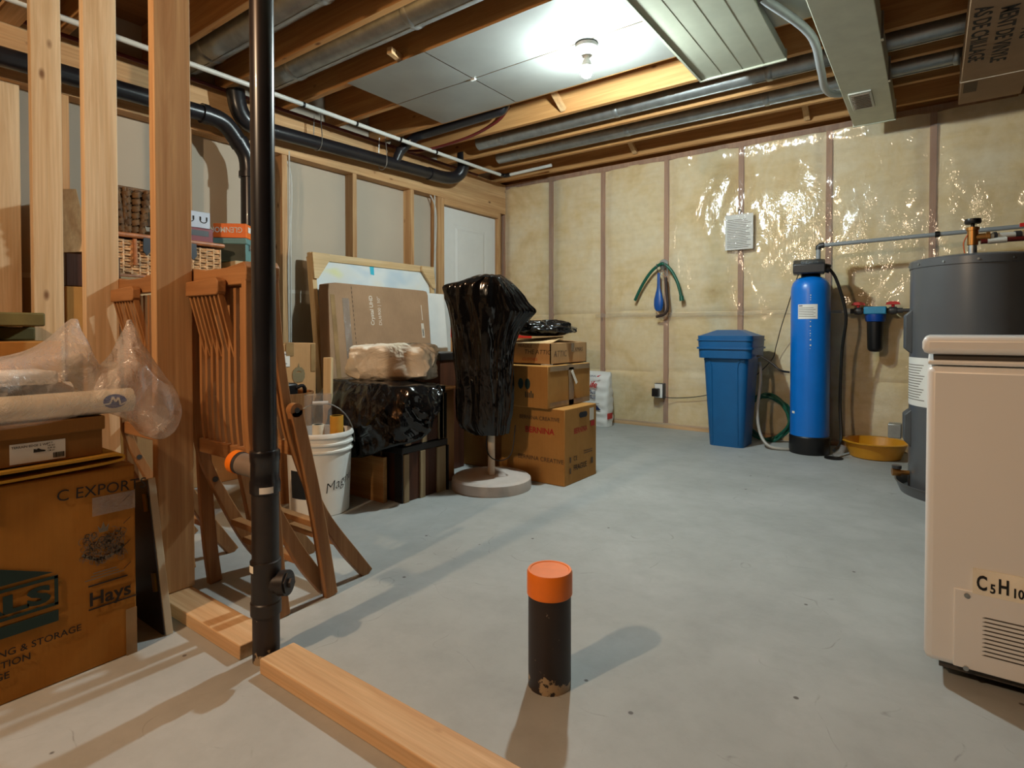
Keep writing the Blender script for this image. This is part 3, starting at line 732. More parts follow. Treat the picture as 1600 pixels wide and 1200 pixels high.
# rolls in a clear plastic bag on the shoe box
t = thing('foam_roll', 'cream foam roll with a round blue logo inside the clear bag', 'roll', (-1.705, .3, .655))
ob('roll', MB().tube([(-1.705, -.1, .654), (-1.705, .625, .654)], .031, 24), 'roll_cream', t)
mb = MB()
def onroll(y, z, r=.0316): 
    s = max(-1, min(1, (z - .654) / .031)); return (-1.705 + r * math.sqrt(max(0, 1 - s * s)), y, z)
mb.grid(lambda u, v: onroll(.578 + .026 * v * math.cos(2 * PI * u), .656 + .0175 * v * math.sin(2 * PI * u), .0318), 28, 6, True)
lg = ob('blue_logo', mb, 'blue_ring', t, smooth=False)
mb = MB(); zz = [(-.026, -.006), (-.012, -.005), (-.004, .011), (.001, -.001), (.008, .009), (.012, -.010), (.027, -.003)]
for (a, b), (c, d) in zip(zz, zz[1:]):
    n = V((-(d - b), c - a)).normalized() * .0021
    q = [(a + n.x, b + n.y), (c + n.x, d + n.y), (c - n.x, d - n.y), (a - n.x, b - n.y)]
    mb.grid(lambda u, v, q=q: onroll(.578 + (q[0][0] * (1 - u) + q[1][0] * u) * (1 - v) + (q[3][0] * (1 - u) + q[2][0] * u) * v, .656 + (q[0][1] * (1 - u) + q[1][1] * u) * (1 - v) + (q[3][1] * (1 - u) + q[2][1] * u) * v, .0326), 5, 2)
ob('logo_letter', mb, 'paper', lg, smooth=False)
tag(ob('paper_roll', MB().tube([(-1.80, -.1, .664), (-1.80, .52, .664)], .040, 24), 'paper', loc=(-1.8, .2, .65)), 'thick white paper roll at the back of the clear bag', 'roll')
tag(ob('foil_packet', polybox(-1.86, -1.70, -.1, .47, .708, .738, .006), 'paper', loc=(-1.78, .2, .7), bevel=.006), 'flat white packet lying over the rolls in the clear bag', 'packet')
prof = [(-.10, .61, .775, .11), (.20, .605, .782, .115), (.36, .612, .775, .115), (.44, .618, .80, .11), (.49, .622, .845, .10), (.517, .625, .868, .095), (.527, .627, .80, .09), (.545, .628, .752, .10), (.575, .624, .748, .11), (.605, .612, .785, .10), (.625, .602, .845, .09), (.638, .595, .868, .085), (.652, .58, .828, .085), (.675, .552, .775, .085), (.70, .540, .735, .08), (.725, .548, .69, .065), (.742, .575, .635, .035), (.746, .598, .61, .01)]
pp = smoothpath([(a, b, c) for a, b, c, d in prof], 3); dd = smoothpath([(d, 0, 0) for a, b, c, d in prof], 3)
def rdg(p, k, s_): return 1 - 2 * abs(noise.noise((p[0] * k + s_, p[1] * k, p[2] * k)))
def bagf(u, v):
    f = v * (len(pp) - 1); i = min(len(pp) - 2, int(f)); q = pp[i].lerp(pp[i + 1], f - i); hw = dd[i].x + (dd[i + 1].x - dd[i].x) * (f - i); y, zb, zt = q
    a = 2 * PI * u; sn = math.sin(a); cs = math.cos(a)
    s = (sn + 1) / 2; z = zb + (zt - zb) * s
    hb = zb + .15
    wx = hw * (abs(cs) ** .6) * (1 if z < hb else max(.06, 1 - (z - hb) / .12))
    w = (wx * (1 if cs > 0 else -1), y, z)
    k = .016 * (rdg(w, 5, 3) - .4) + .008 * (rdg(w, 13, 9) - .4)
    xx = -1.735 + w[0] + math.copysign(k, cs)
    return (xx, y + .010 * noise.noise((z * 14, y * 9, 3)), z + .008 * rdg(w, 8, 21) * (.3 + abs(cs)) - .004)
tag(ob('plastic_bag', MB().grid(bagf, 130, 150, True), 'clear_bag', loc=(-1.73, .4, .62)), 'crumpled clear plastic bag full of rolls on the shoe box', 'bag')

# olive cases behind the bag, standing on a hidden carton
carton('brown cardboard box under the olive cases, behind the clear bag', -3.2, -2.6, .15, .73, 0, .797, 'card_dk', seed=8)
tag(ob('storage_case', MB().box(-3.25, -2.83, .40, .71, .799, .85), 'olive', loc=(-3, .5, .8), bevel=.006), 'lower olive green flat case behind the clear bag', 'case', 'olive cases')
tag(ob('storage_case', MB().box(-3.25, -2.67, .36, .70, .852, .902), 'olive', loc=(-3, .5, .85), bevel=.006), 'upper olive green flat case on top of the other case', 'case', 'olive cases')

# cabinet door leaning between box and stud
M = Matrix.Translation((-1.682, .705, 0)) @ Matrix.Rotation(R(-14), 4, 'Y')
t = thing('cabinet_door', 'narrow white-edged cabinet door with brass hinges leaning by the front stud', 'door', M=M)
ob('door_panel', MB().box(-.30, 0, -.010, .010, .0, .43), 'cream_edge', t, bevel=.002, local=True)
ob('panel_face', MB().box(-.295, -.001, -.0125, -.0102, .004, .426), 'charcoal', t, local=True)
for z in (.12, .34): ob('hinge', MB().box(-.03, -.012, -.018, -.0126, z, z + .05), 'gold', t, local=True)

# ------------------------------------------------------------------ folding chairs against the studs
def chair(cx, stile, leg, seat, label, lean=0):
    t = thing('folding_chair', label, 'chair', (cx, stile[0][0], 0), 0, 'folded teak chairs')
    sp = lambda pts, x, n=6: smoothpath([(x, a, b) for a, b in pts], n)
    for s in (-1, 1):
        p = sp(stile, cx + s * .157); m = len(p)
        l = ob('rear_leg', ribbon(p, [.030 + .016 * max(0, 1 - abs(q.z - .10) / .25) for q in p], .024), 'teak', t, bevel=.003)
        ob('bolt', MB().tube([(cx + s * .157 - .014, *BLT), (cx + s * .157 + .0145, *BLT)], .009, 12), 'charcoal', l)
        p = sp(leg, cx + s * .197)
        l = ob('front_leg', ribbon(p, [.042] * len(p), .024), 'teak', t, bevel=.004)
        q = p[-1]
        ob('leg_end', MB().tube([(q.x - .012, q.y, q.z), (q.x + .012, q.y, q.z)], .021, 20), 'teak', l)
        ob('bolt', MB().tube([(q.x - .013, q.y, q.z), (q.x + .015, q.y, q.z)], .008, 12), 'charcoal', l)
    top = V((cx, *stile[-1])); ty, tz = stile[-1]
    rail = [(-.172, -.030), (.158, -.030), (.172, -.018), (.174, .018), (.160, .034), (.06, .022), (-.06, .022), (-.160, .034), (-.174, .018)]
    ob('top_rail', MB().prism([(cx + a, tz + .012 + b) for a, b in rail], 'y', ty - .015, ty + .015), 'teak_x', t, bevel=.003)
    lz = .475
    yl = [p for p in sp(stile, 0) if p.z <= lz][-1].y
    ob('lower_rail', MB().box(cx - .145, cx + .145, yl - .012, yl + .012, lz - .022, lz + .022), 'teak_x', t, bevel=.003)
    zs = [p for p in sp(stile, 0) if lz + .01 < p.z < tz - .015]
    for i in range(8):
        xx = cx - .122 + i * .0345
        ob('back_slat', ribbon([(xx, p.y + .004, p.z) for p in zs], [.010] * len(zs), .014), 'teak', t)
    sx0, sx1 = seat[0], seat[1]; sy, sz = seat[2]; ey, ez = seat[3]
    ob('seat_rail', MB().prism([(sx0, sz - .026), (sx1 - .008, sz - .026), (sx1, sz - .016), (sx1, sz + .014), (sx1 - .014, sz + .024), (sx0, sz + .018)], 'y', sy - .013, sy + .013), 'teak_x', t, bevel=.003)
    n = 8
    for i in range(n):
        xx = sx0 + .012 + (sx1 - sx0 - .022) * i / (n - 1)
        ob('seat_slat', MB().beam((xx, sy, sz - .02), (xx, ey, ez), .009, .016, up=(0, 1, 0)), 'teak', t)
    for z, dz in ((.13, 0), (.20, 0)):
        y = min((p for p in sp(stile, 0)), key=lambda p: abs(p.z - z)).y
        ob('stretcher', MB().box(cx - .148, cx + .148, y - .016, y + .016, z - .010, z + .010), 'teak_x', t, bevel=.002)
    return t
ST1 = [(1.125, .0), (1.031, .14), (.957, .282), (.895, .426), (.875, .56), (.872, .758), (.872, .985)]
LG1 = [(.946, .0), (.930, .131), (.917, .319), (.908, .60)]
BLT = (.924, .355)
c1 = chair(-1.722, ST1, LG1, (-1.838, -1.645, (.838, .965), (.885, .76)), 'folded slatted teak chair leaning on stud nearest the black stack pipe')
BLT = (1.056, .375)
chair(-1.722, [(1.290, .0), (1.18, .143), (1.096, .28), (1.012, .498), (.975, .676), (.952, .867), (.945, .99)], [(1.112, .0), (1.058, .302), (.990, .60)], (-1.838, -1.645, (.918, .965), (.965, .76)), 'second folded teak chair, standing behind the other chair right of stack pipe')
dup(c1, Matrix.Translation((-1.722 - .565, ST1[0][0] - .006, -.0)), 'folded slatted teak chair between first and second stud, behind the clear bag')

# ------------------------------------------------------------------ boxes and baskets behind the chairs
carton('big cardboard box at the bottom, under the wicker hamper behind the chairs', -3.53, -3.15, 1.13, 1.70, 0, .545, 'card', seed=11)
carton('cardboard box directly under the wicker hamper, behind the chairs', -3.53, -3.16, 1.12, 1.68, .547, 1.098, 'card_pale', seed=12)
carton('tall cardboard box between the second and third stud, behind', -3.52, -3.04, .87, 1.10, 0, 1.03, 'card_dk', seed=13)
tag(ob('wooden_box', MB().box(-3.48, -3.06, .875, 1.085, 1.032, 1.178), 'trunk_wood', loc=(-3.3, .98, 1.032), bevel=.004), 'dark wooden box under the pale offcut, behind the second and third stud', 'box')
tag(ob('wood_offcut', MB().beam((-3.085, .925, 1.18), (-3.19, .905, 1.47), .10, .038, up=(1, -.25, 0)), 'fir_z', loc=(-3.1, .9, 1.2), bevel=.002), 'short pale wood offcut standing behind the second and third stud', 'lumber')

def weave(x0, x1, y0, y1, z0, z1, nz, step, amp, r, mat, parent, flare=0):
    """wicker wall: bands that pass in front of and behind the uprights"""
    per = []
    for (ax, ay, bx, by) in ((x0, y0, x1, y0), (x1, y0, x1, y1), (x1, y1, x0, y1), (x0, y1, x0, y0)):
        L = math.hypot(bx - ax, by - ay); n = max(2, int(round(L / step)))
        nx, ny = (by - ay) / L, -(bx - ax) / L
        for i in range(n * 4): per.append((ax + (bx - ax) * i / n / 4, ay + (by - ay) * i / n / 4, nx, ny, i / 4))
    mb = MB(); cxm, cym = (x0 + x1) / 2, (y0 + y1) / 2
    for k in range(nz):
        z = z0 + (z1 - z0) * (k + .5) / nz; f = 1 + flare * (k + .5) / nz; pts = []
        for (px, py, nx, ny, q) in per:
            o = amp * math.sin(PI * (q + k)); pts.append((cxm + (px + nx * o - cxm) * f, cym + (py + ny * o - cym) * f, z))
        mb.tube(pts, r, 5, closed=True)
    ob('woven_side', mb, mat, parent)
    mb = MB()
    for (px, py, nx, ny, q) in per:
        if abs(q - round(q)) < .01: mb.tube([(px, py, z0), (cxm + (px - cxm) * (1 + flare), cym + (py - cym) * (1 + flare), z1)], r * 1.1, 5)
    ob('upright_cane', mb, mat, parent)

t = thing('wicker_hamper', 'honey wicker picnic hamper with dark leather straps behind the front stud', 'basket', (-3.35, 1.37, 1.10))
ob('lining', MB().box(-3.495, -3.205, 1.118, 1.612, 1.105, 1.27), 'tan_lining', t)
weave(-3.5, -3.2, 1.11, 1.62, 1.108, 1.285, 13, .036, .006, .0062, 'wicker', t)
ob('base_rim', MB().tube([(-3.5, 1.11, 1.107), (-3.197, 1.107, 1.107), (-3.197, 1.623, 1.107), (-3.5, 1.62, 1.107)], .009, 8, closed=True), 'wicker_rim', t)
l = ob('lid', MB().box(-3.50, -3.19, 1.10, 1.63, 1.298, 1.318), 'wicker_rim', t, bevel=.008)
ob('lid_rim', MB().tube([(-3.505, 1.098, 1.306), (-3.187, 1.098, 1.306), (-3.187, 1.632, 1.306), (-3.505, 1.632, 1.306)], .012, 8, closed=True), 'wicker_rim', l)
for y in (1.245, 1.47):
    ob('leather_strap', MB().prism([(y - .015, 1.30), (y + .015, 1.30), (y + .017, 1.235), (y, 1.212), (y - .017, 1.235)], 'x', -3.186, -3.178), 'leather', t, label='dark leather strap')
ob('cane_loop', MB().tube([(-3.19, 1.195, 1.29), (-3.182, 1.195, 1.16)], .010, 8), 'wicker_rim', t)

t = thing('rush_basket', 'dark brown woven rush basket standing on the wicker hamper', 'basket', (-3.35, 1.17, 1.32))
ob('basket_wall', MB().add([(-3.42, 1.14, 1.325), (-3.245, 1.14, 1.325), (-3.245, 1.25, 1.325), (-3.42, 1.25, 1.325), (-3.45, 1.10, 1.53), (-3.225, 1.10, 1.53), (-3.225, 1.285, 1.53), (-3.45, 1.285, 1.53)], [(0, 1, 5, 4), (1, 2, 6, 5), (2, 3, 7, 6), (3, 0, 4, 7), (0, 3, 2, 1)]), 'rush', t)
rr = random.Random(2)
for (a0, b0, a1, b1, n) in ((-3.42, 1.14, -3.245, 1.14, 4), (-3.235, 1.14, -3.235, 1.255, 4)):
    for i in range(n):
        f = (i + .3) / n; p = V((a0 + (a1 - a0) * f, b0 + (b1 - b0) * f, 1.325)); q = V((-3.3375 + (p.x + 3.3375) * 1.16, 1.195 + (p.y - 1.195) * 1.65, 1.54)); mb = MB()
        for k in range(4):
            o = V((rr.uniform(-.012, .012), rr.uniform(-.012, .012), 0)); mb.tube([p + o, p.lerp(q, .5) + o * 1.3, q + o], .009, 8)
        for k in range(6):
            m = p.lerp(q, .1 + k * .16); mb.tube([m + V((-.003, .004, -.012)), m + V((.003, -.004, .010))], .024 + .002 * (k % 2), 12)
        ob('twisted_stake', mb, 'rush', t)
ob('rim', MB().tube([(-3.455, 1.10, 1.54), (-3.222, 1.10, 1.54), (-3.222, 1.29, 1.54), (-3.455, 1.29, 1.54)], .010, 8, closed=True), 'rush', t)
ob('base', MB().box(-3.43, -3.24, 1.13, 1.26, 1.318, 1.335), 'rush', t)

t = thing('maroon_box', 'dark red and black box lying on the wicker hamper', 'box', (-3.33, 1.5, 1.32))
ob('carton', MB().box(-3.44, -3.22, 1.36, 1.595, 1.319, 1.395), 'maroon', t, bevel=.003)
patch('black_band', (-3.22, 1.44, 1.352), .13, .030, PX, 'black', t); patch('white_label', (-3.22, 1.37, 1.325), .065, .060, PX, 'blue_grey', t)
t = thing('hook_rack_box', 'pale blue-grey box printed with black coat hooks, on the dark red box', 'box', (-3.33, 1.5, 1.396))
ob('carton', MB().box(-3.43, -3.225, 1.34, 1.582, 1.396, 1.485), 'blue_grey', t, bevel=.003)
mb = MB()
for y in (1.40, 1.475, 1.545):
    for i in range(8):
        a, b = R(200 + 17.5 * i), R(200 + 17.5 * (i + 1))
        mb.add([(-3.2235, y + rr * math.cos(g), 1.445 + rr * math.sin(g)) for g, rr in ((a, .017), (b, .017), (b, .022), (a, .022))], [(0, 1, 2, 3)])
    mb.box(-3.2245, -3.2232, y - .021, y - .013, 1.438, 1.458); mb.box(-3.2245, -3.2232, y + .013, y + .021, 1.438, 1.458)
ob('printed_hook', mb, 'ink', t, smooth=False)

carton('tall plain cardboard box under the green storage box, beside the hamper', -3.52, -3.198, 1.706, 1.865, 0, 1.235, 'card_pale', seed=15)
CM = Matrix.Translation((-3.19, 1.768, 0)) @ Matrix.Rotation(R(43), 4, 'Z')
t = thing('storage_box', 'grey-green storage box with a metal catch, under the orange box', 'box', M=CM)
ob('box_body', MB().box(-.185, -.003, .003, .135, 1.237, 1.345), 'teal_box', t, bevel=.003, local=True)
ob('box_lid', MB().box(-.190, .002, -.002, .140, 1.335, 1.368), 'teal_box', t, bevel=.003, local=True)
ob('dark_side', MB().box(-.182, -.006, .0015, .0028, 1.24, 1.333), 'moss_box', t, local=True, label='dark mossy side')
ob('catch', MB().box(-.003, .005, .05, .07, 1.305, 1.335), 'steel', t, local=True)
t = thing('gift_box', 'bright orange carton with upside-down white lettering on the green box', 'box', M=CM)
ob('carton', MB().box(-.182, 0, .002, .135, 1.370, 1.452), 'orange_box', t, bevel=.003, local=True)
text('GLENMOR', .044, (-.020, .002, 1.430), NY, 'ink_white', t, .012, rot=PI, sx=.85, local=True)
patch('white_sticker', (0, .03, 1.405), .045, .032, PX, 'paper', t, local=True)

# crest carton and what stands before it
carton('plain cardboard box under the box with the white note, behind the bucket', -3.18, -2.86, 1.73, 2.03, 0, .395, 'card_dk', seed=17)
t = carton('cardboard box with a white handwritten note and printed crest, behind the bucket', -3.19, -2.895, 1.68, 2.02, .397, .765, 'card', seed=18)
x = -2.893
n = patch('white_note', (x, 1.765, .635), .085, .085, PX, 'paper', t)
mb = MB(); rr = random.Random(5)
for r in range(3):
    p = [(x + .003, 1.772 + i * .006, .70 - r * .023 + rr.uniform(-.005, .006)) for i in range(8 + 3 * (r != 1))]
    for a, b in zip(p, p[1:]): mb.add([a, b, (b[0], b[1], b[2] + .0028), (a[0], a[1], a[2] + .0028)], [(0, 1, 2, 3)])
ob('handwriting', mb, 'ink_navy', n, smooth=False)
mb = MB()
for i in range(7):
    a = PI * i / 6; mb.prism([(1.905 + .030 * math.cos(a) + .011 * math.cos(b), .590 + .030 * math.sin(a) + .013 * math.sin(b)) for b in [2 * PI * j / 8 for j in range(8)]], 'x', x + .0005, x + .0012 + i * .0001)
mb.prism([(1.87, .60), (1.94, .60), (1.945, .57), (1.93, .545), (1.88, .545), (1.865, .57)], 'x', x + .0005, x + .0011)
mb.prism([(1.897, .62), (1.905, .655), (1.913, .62)], 'x', x + .0005, x + .0011)
ob('printed_crest', mb, 'ink_teal', t, smooth=False)
text('REMOVALS', .02, (x, 1.86, .495), PX, 'ink', t, .03)
patch('corner_tape', (x, 1.985, .60), .03, .16, PX, 'tape', t)

t = thing('wooden_tub', 'round brown wooden tub behind the white bucket', 'tub', (-2.61, 1.63, 0))
ob('tub_body', MB().lathe((-2.61, 1.63, 0), [(.115, 0), (.142, .50), (.146, .53), (.137, .53), (.130, .42), (.001, .42)], 40), 'teak', t)
t = thing('black_case', 'small black case lying in the round wooden tub behind the bucket', 'case', (-2.59, 1.60, .43))
ob('case_body', MB().box(-2.65, -2.55, 1.56, 1.68, .422, .575), 'black', t, bevel=.012)
ob('case_handle', MB().tube(smoothpath([(-2.555, 1.665, .55), (-2.545, 1.70, .56), (-2.545, 1.71, .52), (-2.56, 1.70, .45)], 4), .009, 8), 'black', t)

cx, cy = -2.300, 1.622
t = thing('bucket', 'white plastic bucket with black script lettering, full of rolls, beside chairs', 'bucket', (cx, cy, 0))
ob('pail', MB().lathe((cx, cy, 0), [(.001, .0), (.128, 0), (.132, .004), (.143, .285), (.152, .289), (.152, .296), (.144, .30), (.1445, .318), (.153, .322), (.153, .329), (.145, .333), (.146, .352), (.154, .356), (.154, .363), (.149, .374), (.141, .374), (.137, .30), (.126, .012), (.001, .012)], 64, cap=False), 'bucket', t)
def onb(a, z, r=.0014):
    rr = .132 + (.143 - .132) * z / .285 + r; return (cx + rr * math.cos(a), cy + rr * math.sin(a), z)
av = math.atan2(-cy, -cx)          # azimuth that faces the room's middle
mb = MB(); mb.grid(lambda u, v: onb(av - 1.05 + .95 * u, .085 + .125 * v, .0012), 14, 6); ob('black_label', mb, 'black', t)
cu = bpy.data.curves.new('t', 'FONT'); cu.body = 'Magnum'; cu.size = .062; cu.shear = .45; cu.offset = -.0008; cu.resolution_u = 3
to = bpy.data.objects.new('t', cu); COL.objects.link(to); me = bpy.data.meshes.new_from_object(to.evaluated_get(bpy.context.evaluated_depsgraph_get()))
bpy.data.objects.remove(to); bpy.data.curves.remove(cu)
bm = bmesh.new(); bm.from_mesh(me); bmesh.ops.triangulate(bm, faces=bm.faces)
for _ in range(2): bmesh.ops.subdivide_edges(bm, edges=bm.edges[:], cuts=1, use_grid_fill=True)
mb = MB()
for v in bm.verts:
    u, w_ = v.co.x * math.cos(.33) - v.co.y * math.sin(.33), v.co.x * math.sin(.33) + v.co.y * math.cos(.33)
    mb.v.append(V(onb(av + .16 + u / .137, .105 + w_, .0018)))
bm.verts.index_update(); mb.f = [[v.index for v in f.verts] for f in bm.faces]; bm.free(); bpy.data.meshes.remove(me)
ob('script_lettering', mb, 'ink', t, smooth=False)
lv = V((math.cos(av + PI / 2), math.sin(av + PI / 2), 0)); hd = []
for i in range(17):
    a = PI * i / 16; hd.append(V((cx, cy, .31)) + lv * (.158 * math.cos(a)) + V((-.02, .02, 0)) * math.sin(a) + V((0, 0, .185 * math.sin(a))))
h = ob('wire_handle', MB().tube(hd, .003, 8), 'steel', t)
m = hd[8]; ob('handle_grip', MB().tube([m - lv * .035, m + lv * .035], .009, 12), 'white', h)
def roll(name, label, dx, dz0, dz1, r, mat, tilt=(0, 0), hole=True, cat='roll'):
    a = V((cx, cy, dz0)) + lv * dx[0] + V((math.cos(av), math.sin(av), 0)) * dx[1]; b = a + V((tilt[0], tilt[1], dz1 - dz0))
    p = [a, b, b, b + (a - b) * .05] if hole else [a, b]
    rs = [r, r, r * .8, r * .8] if hole else [r, r]
    return tag(ob(name, MB().tube(p, rs, 24), mat, loc=tuple(a)), label, cat)
roll('yellow_tube', 'short mustard yellow cardboard tube standing in the white bucket', (.075, .06), .05, .445, .030, 'roll_yellow')
roll('tape_roll', 'small cream roll poking out of the front of the white bucket', (-.005, .07), .05, .41, .026, 'roll_cream')
roll('clear_tube', 'wide clear plastic tube standing in the white bucket', (.005, -.03), .03, .535, .062, 'jar', (-.02, .0), False, 'tube')
roll('metal_tool', 'small grey metal rod sticking out of the bucket behind the chair leg', (-.085, .06), .05, .46, .008, 'steel', (-.01, 0), False, 'tool')
tag(ob('foam_bar', MB().beam((-2.455, 1.775, 0), (-2.475, 1.80, .70), .055, .040, up=(.7, .7, 0)), 'pallet_z', loc=(-2.455, 1.775, 0), bevel=.003), 'upright pale bar with a white side, standing behind the bucket', 'bar')

# things leaning on the left wall
t = thing('canvas', 'large whitish painting canvas in a raw wooden crate frame on left wall', 'painting', (-3.5, 3.0, 0))
def lean(z, z1=1.38, x0=-3.36, x1=-3.53): return x0 + (x1 - x0) * z / z1
F = lambda y, z, o=0: (lean(z) + o, y, z)
mb = MB(); mb.add([F(2.44, .03), F(3.56, .03), F(3.56, 1.355), F(2.44, 1.355)] + [F(2.44, .03, .02), F(3.56, .03, .02), F(3.56, 1.355, .02), F(2.44, 1.355, .02)], [(0, 3, 2, 1), (4, 5, 6, 7), (0, 1, 5, 4), (1, 2, 6, 5), (2, 3, 7, 6), (3, 0, 4, 7)])
ob('canvas_face', mb, 'canvas', t)
ob('frame_bar', MB().beam(F(2.40, 1.358, .012), F(3.60, 1.358, .012), .055, .04, up=(1, 0, .1)), 'pallet', t, bevel=.003)
for y in (2.415, 3.585): ob('frame_bar', MB().beam(F(y, .0, .012), F(y, 1.36, .012), .034, .055, up=(1, 0, .1)), 'pallet_z', t, bevel=.003)
for y, s in ((2.415, 1), (3.585, -1)):
    ob('corner_block', MB().add([F(y - s * .015, 1.383, .042), F(y + s * .125, 1.383, .042), F(y + s * .125, 1.34, .042), F(y + s * .015, 1.20, .042), F(y - s * .015, 1.20, .042)] + [F(y - s * .015, 1.383, .060), F(y + s * .125, 1.383, .060), F(y + s * .125, 1.34, .060), F(y + s * .015, 1.20, .060), F(y - s * .015, 1.20, .060)], [(0, 1, 2, 3, 4), (9, 8, 7, 6, 5)] + [(i, (i + 1) % 5, 5 + (i + 1) % 5, 5 + i) for i in range(5)]), 'pallet', t)
mb = MB(); mb.add([F(2.93, 1.27, .022), F(2.965, 1.265, .022), F(2.967, 1.345, .022), F(2.925, 1.345, .022)], [(0, 1, 2, 3)])
ob('painted_stroke', mb, plain('turquoise', srgb(60, 186, 214), .6), t)
F2 = lambda y, z, o=0: (-3.20 - .13 * z + o, y, z)
t = thing('television_box', 'tall flat brown television carton with white print, before the canvas', 'box', (-3.25, 2.9, 0))
def tvb(dx0, dx1):
    ol = [(2.325, 0), (3.29, 0), (3.345, 1.12), (3.335, 1.152), (3.30, 1.158), (2.46, 1.166), (2.405, 1.155), (2.395, 1.11)]
    n = len(ol); mb = MB(); vs = [F2(a, b, dx0) for a, b in ol] + [F2(a, b, dx1) for a, b in ol]
    return mb.add(vs, [list(range(n))[::-1], list(range(n, 2 * n))] + [(i, (i + 1) % n, n + (i + 1) % n, n + i) for i in range(n)])
ob('carton', tvb(-.055, .055), 'card_tv', t, bevel=.004)
TV = (V((0, 1, 0)), V((-.13, 0, 1)))
TVR = (TV[1], (0, -1, 0))
text('Crystal UHD', .044, F2(2.765, .875, .056), TVR, 'ink_white', t, .025, sx=.92)
text('DU6900 | 50"', .038, F2(2.835, .875, .056), TVR, 'ink_white', t, .0)
patch('pale_edge_strip', F2(2.405, .25, .056), .035, .84, TV, 'tape', t)
patch('clear_tape', F2(2.50, .15, .056), .055, .92, TV, 'tape_clear', t)
for i in range(30): 
    if i == 0: mb = MB()
    a = V(F2(2.585, .2 + i * .032, .0568)); mb.add([a, a + V((0, .004, 0)), a + V((0, .004, 0)) + TV[1] * .017, a + TV[1] * .017], [(0, 1, 2, 3)])
ob('perforation', mb, 'ink', t, smooth=False)
patch('white_label', F2(3.235, .78, .056), .03, .115, TV, 'ink_white', t)
text('SUHD', .022, F2(3.256, .795, .0585), TVR, 'ink', t, .02)
patch('pale_strip', F2(3.252, .92, .056), .006, .12, TV, 'ink_white', t)
mb = MB(); mb.add([(-3.285, 3.41, .0), (-3.25, 3.41, 0), (-3.25, 3.61, 0), (-3.285, 3.61, 0), (-3.425, 3.445, 1.15), (-3.39, 3.445, 1.15), (-3.39, 3.64, 1.15), (-3.425, 3.64, 1.15)], [(0, 1, 2, 3), (4, 7, 6, 5), (0, 4, 5, 1), (1, 5, 6, 2), (2, 6, 7, 3), (3, 7, 4, 0)])
tag(ob('foam_sheet', mb, 'foam', loc=(-3.35, 3.55, 0), bevel=.004), 'tall narrow white foam sheet leaning between canvas and white door', 'sheet')

# trunks under the black plastic
def trunk(z0, z1, x0, x1, y0, y1, label):
    t = thing('trunk', label, 'trunk', ((x0 + x1) / 2, (y0 + y1) / 2, z0), 0, 'stacked steamer trunks')
    ob('trunk_body', MB().box(x0, x1, y0, y1, z0, z1 - .03), 'trunk_wood', t, bevel=.003)
    ob('trunk_lid', MB().box(x0 - .005, x1 + .006, y0 - .006, y1 + .006, z1 - .035, z1), 'black', t, bevel=.004)
    for y in (y0 + .02, y0 + .13, y0 + .25, y1 - .03): ob('wood_slat', MB().box(x1, x1 + .010, y - .017, y + .017, z0, z1 - .036), 'trunk_slat', t, bevel=.002)
    for x in (x0 + .1, x0 + .25, x0 + .40): ob('wood_slat', MB().box(x - .017, x + .017, y0 - .010, y0, z0, z1 - .036), 'trunk_slat', t, bevel=.002)
    ob('iron_corner', MB().box(x1 - .05, x1 + .004, y0 - .005, y0 + .001, z0, z1 - .036), 'black', t)
    ob('iron_corner', MB().box(x1 - .02, x1 + .012, y1 - .002, y1 + .007, z0, z1 - .036), 'black', t)
trunk(0, .272, -2.62, -2.058, 1.915, 2.225, 'lower dark wooden trunk with pale slats, mostly under the black plastic')
trunk(.274, .548, -2.60, -2.066, 1.935, 2.218, 'upper dark wooden trunk, covered by black plastic and a paper bag')
M = Matrix.Translation((-2.27, 1.885, 0)) @ Matrix.Rotation(R(-7), 4, 'X')
tag(ob('plywood_board', MB().box(-2.44, -2.135, 1.862, 1.886, 0, .222), 'ply', loc=(-2.28, 1.87, 0), bevel=.002), 'small tan plywood board standing before the lower trunk', 'board')

def along(P, t):
    L = [0]
    for a, b in zip(P, P[1:]): L.append(L[-1] + (b - a).length)
    s = t * L[-1]
    for i in range(len(P) - 1):
        if s <= L[i + 1] + 1e-9: return P[i].lerp(P[i + 1], (s - L[i]) / max(1e-9, L[i + 1] - L[i]))
    return P[-1]
edge = smoothpath([(-2.64, 2.20, .575), (-2.66, 2.0, .57), (-2.58, 1.90, .572), (-2.40, 1.885, .575), (-2.18, 1.885, .572), (-2.04, 1.91, .565), (-2.02, 2.0, .565), (-2.035, 2.10, .562), (-2.06, 2.15, .562)], 6)
hem = smoothpath([(-2.70, 2.20, .30), (-2.72, 1.96, .26), (-2.62, 1.83, .23), (-2.42, 1.795, .225), (-2.19, 1.80, .235), (-2.05, 1.835, .285), (-1.975, 1.97, .335), (-1.985, 2.06, .40), (-2.02, 2.13, .50)], 6)
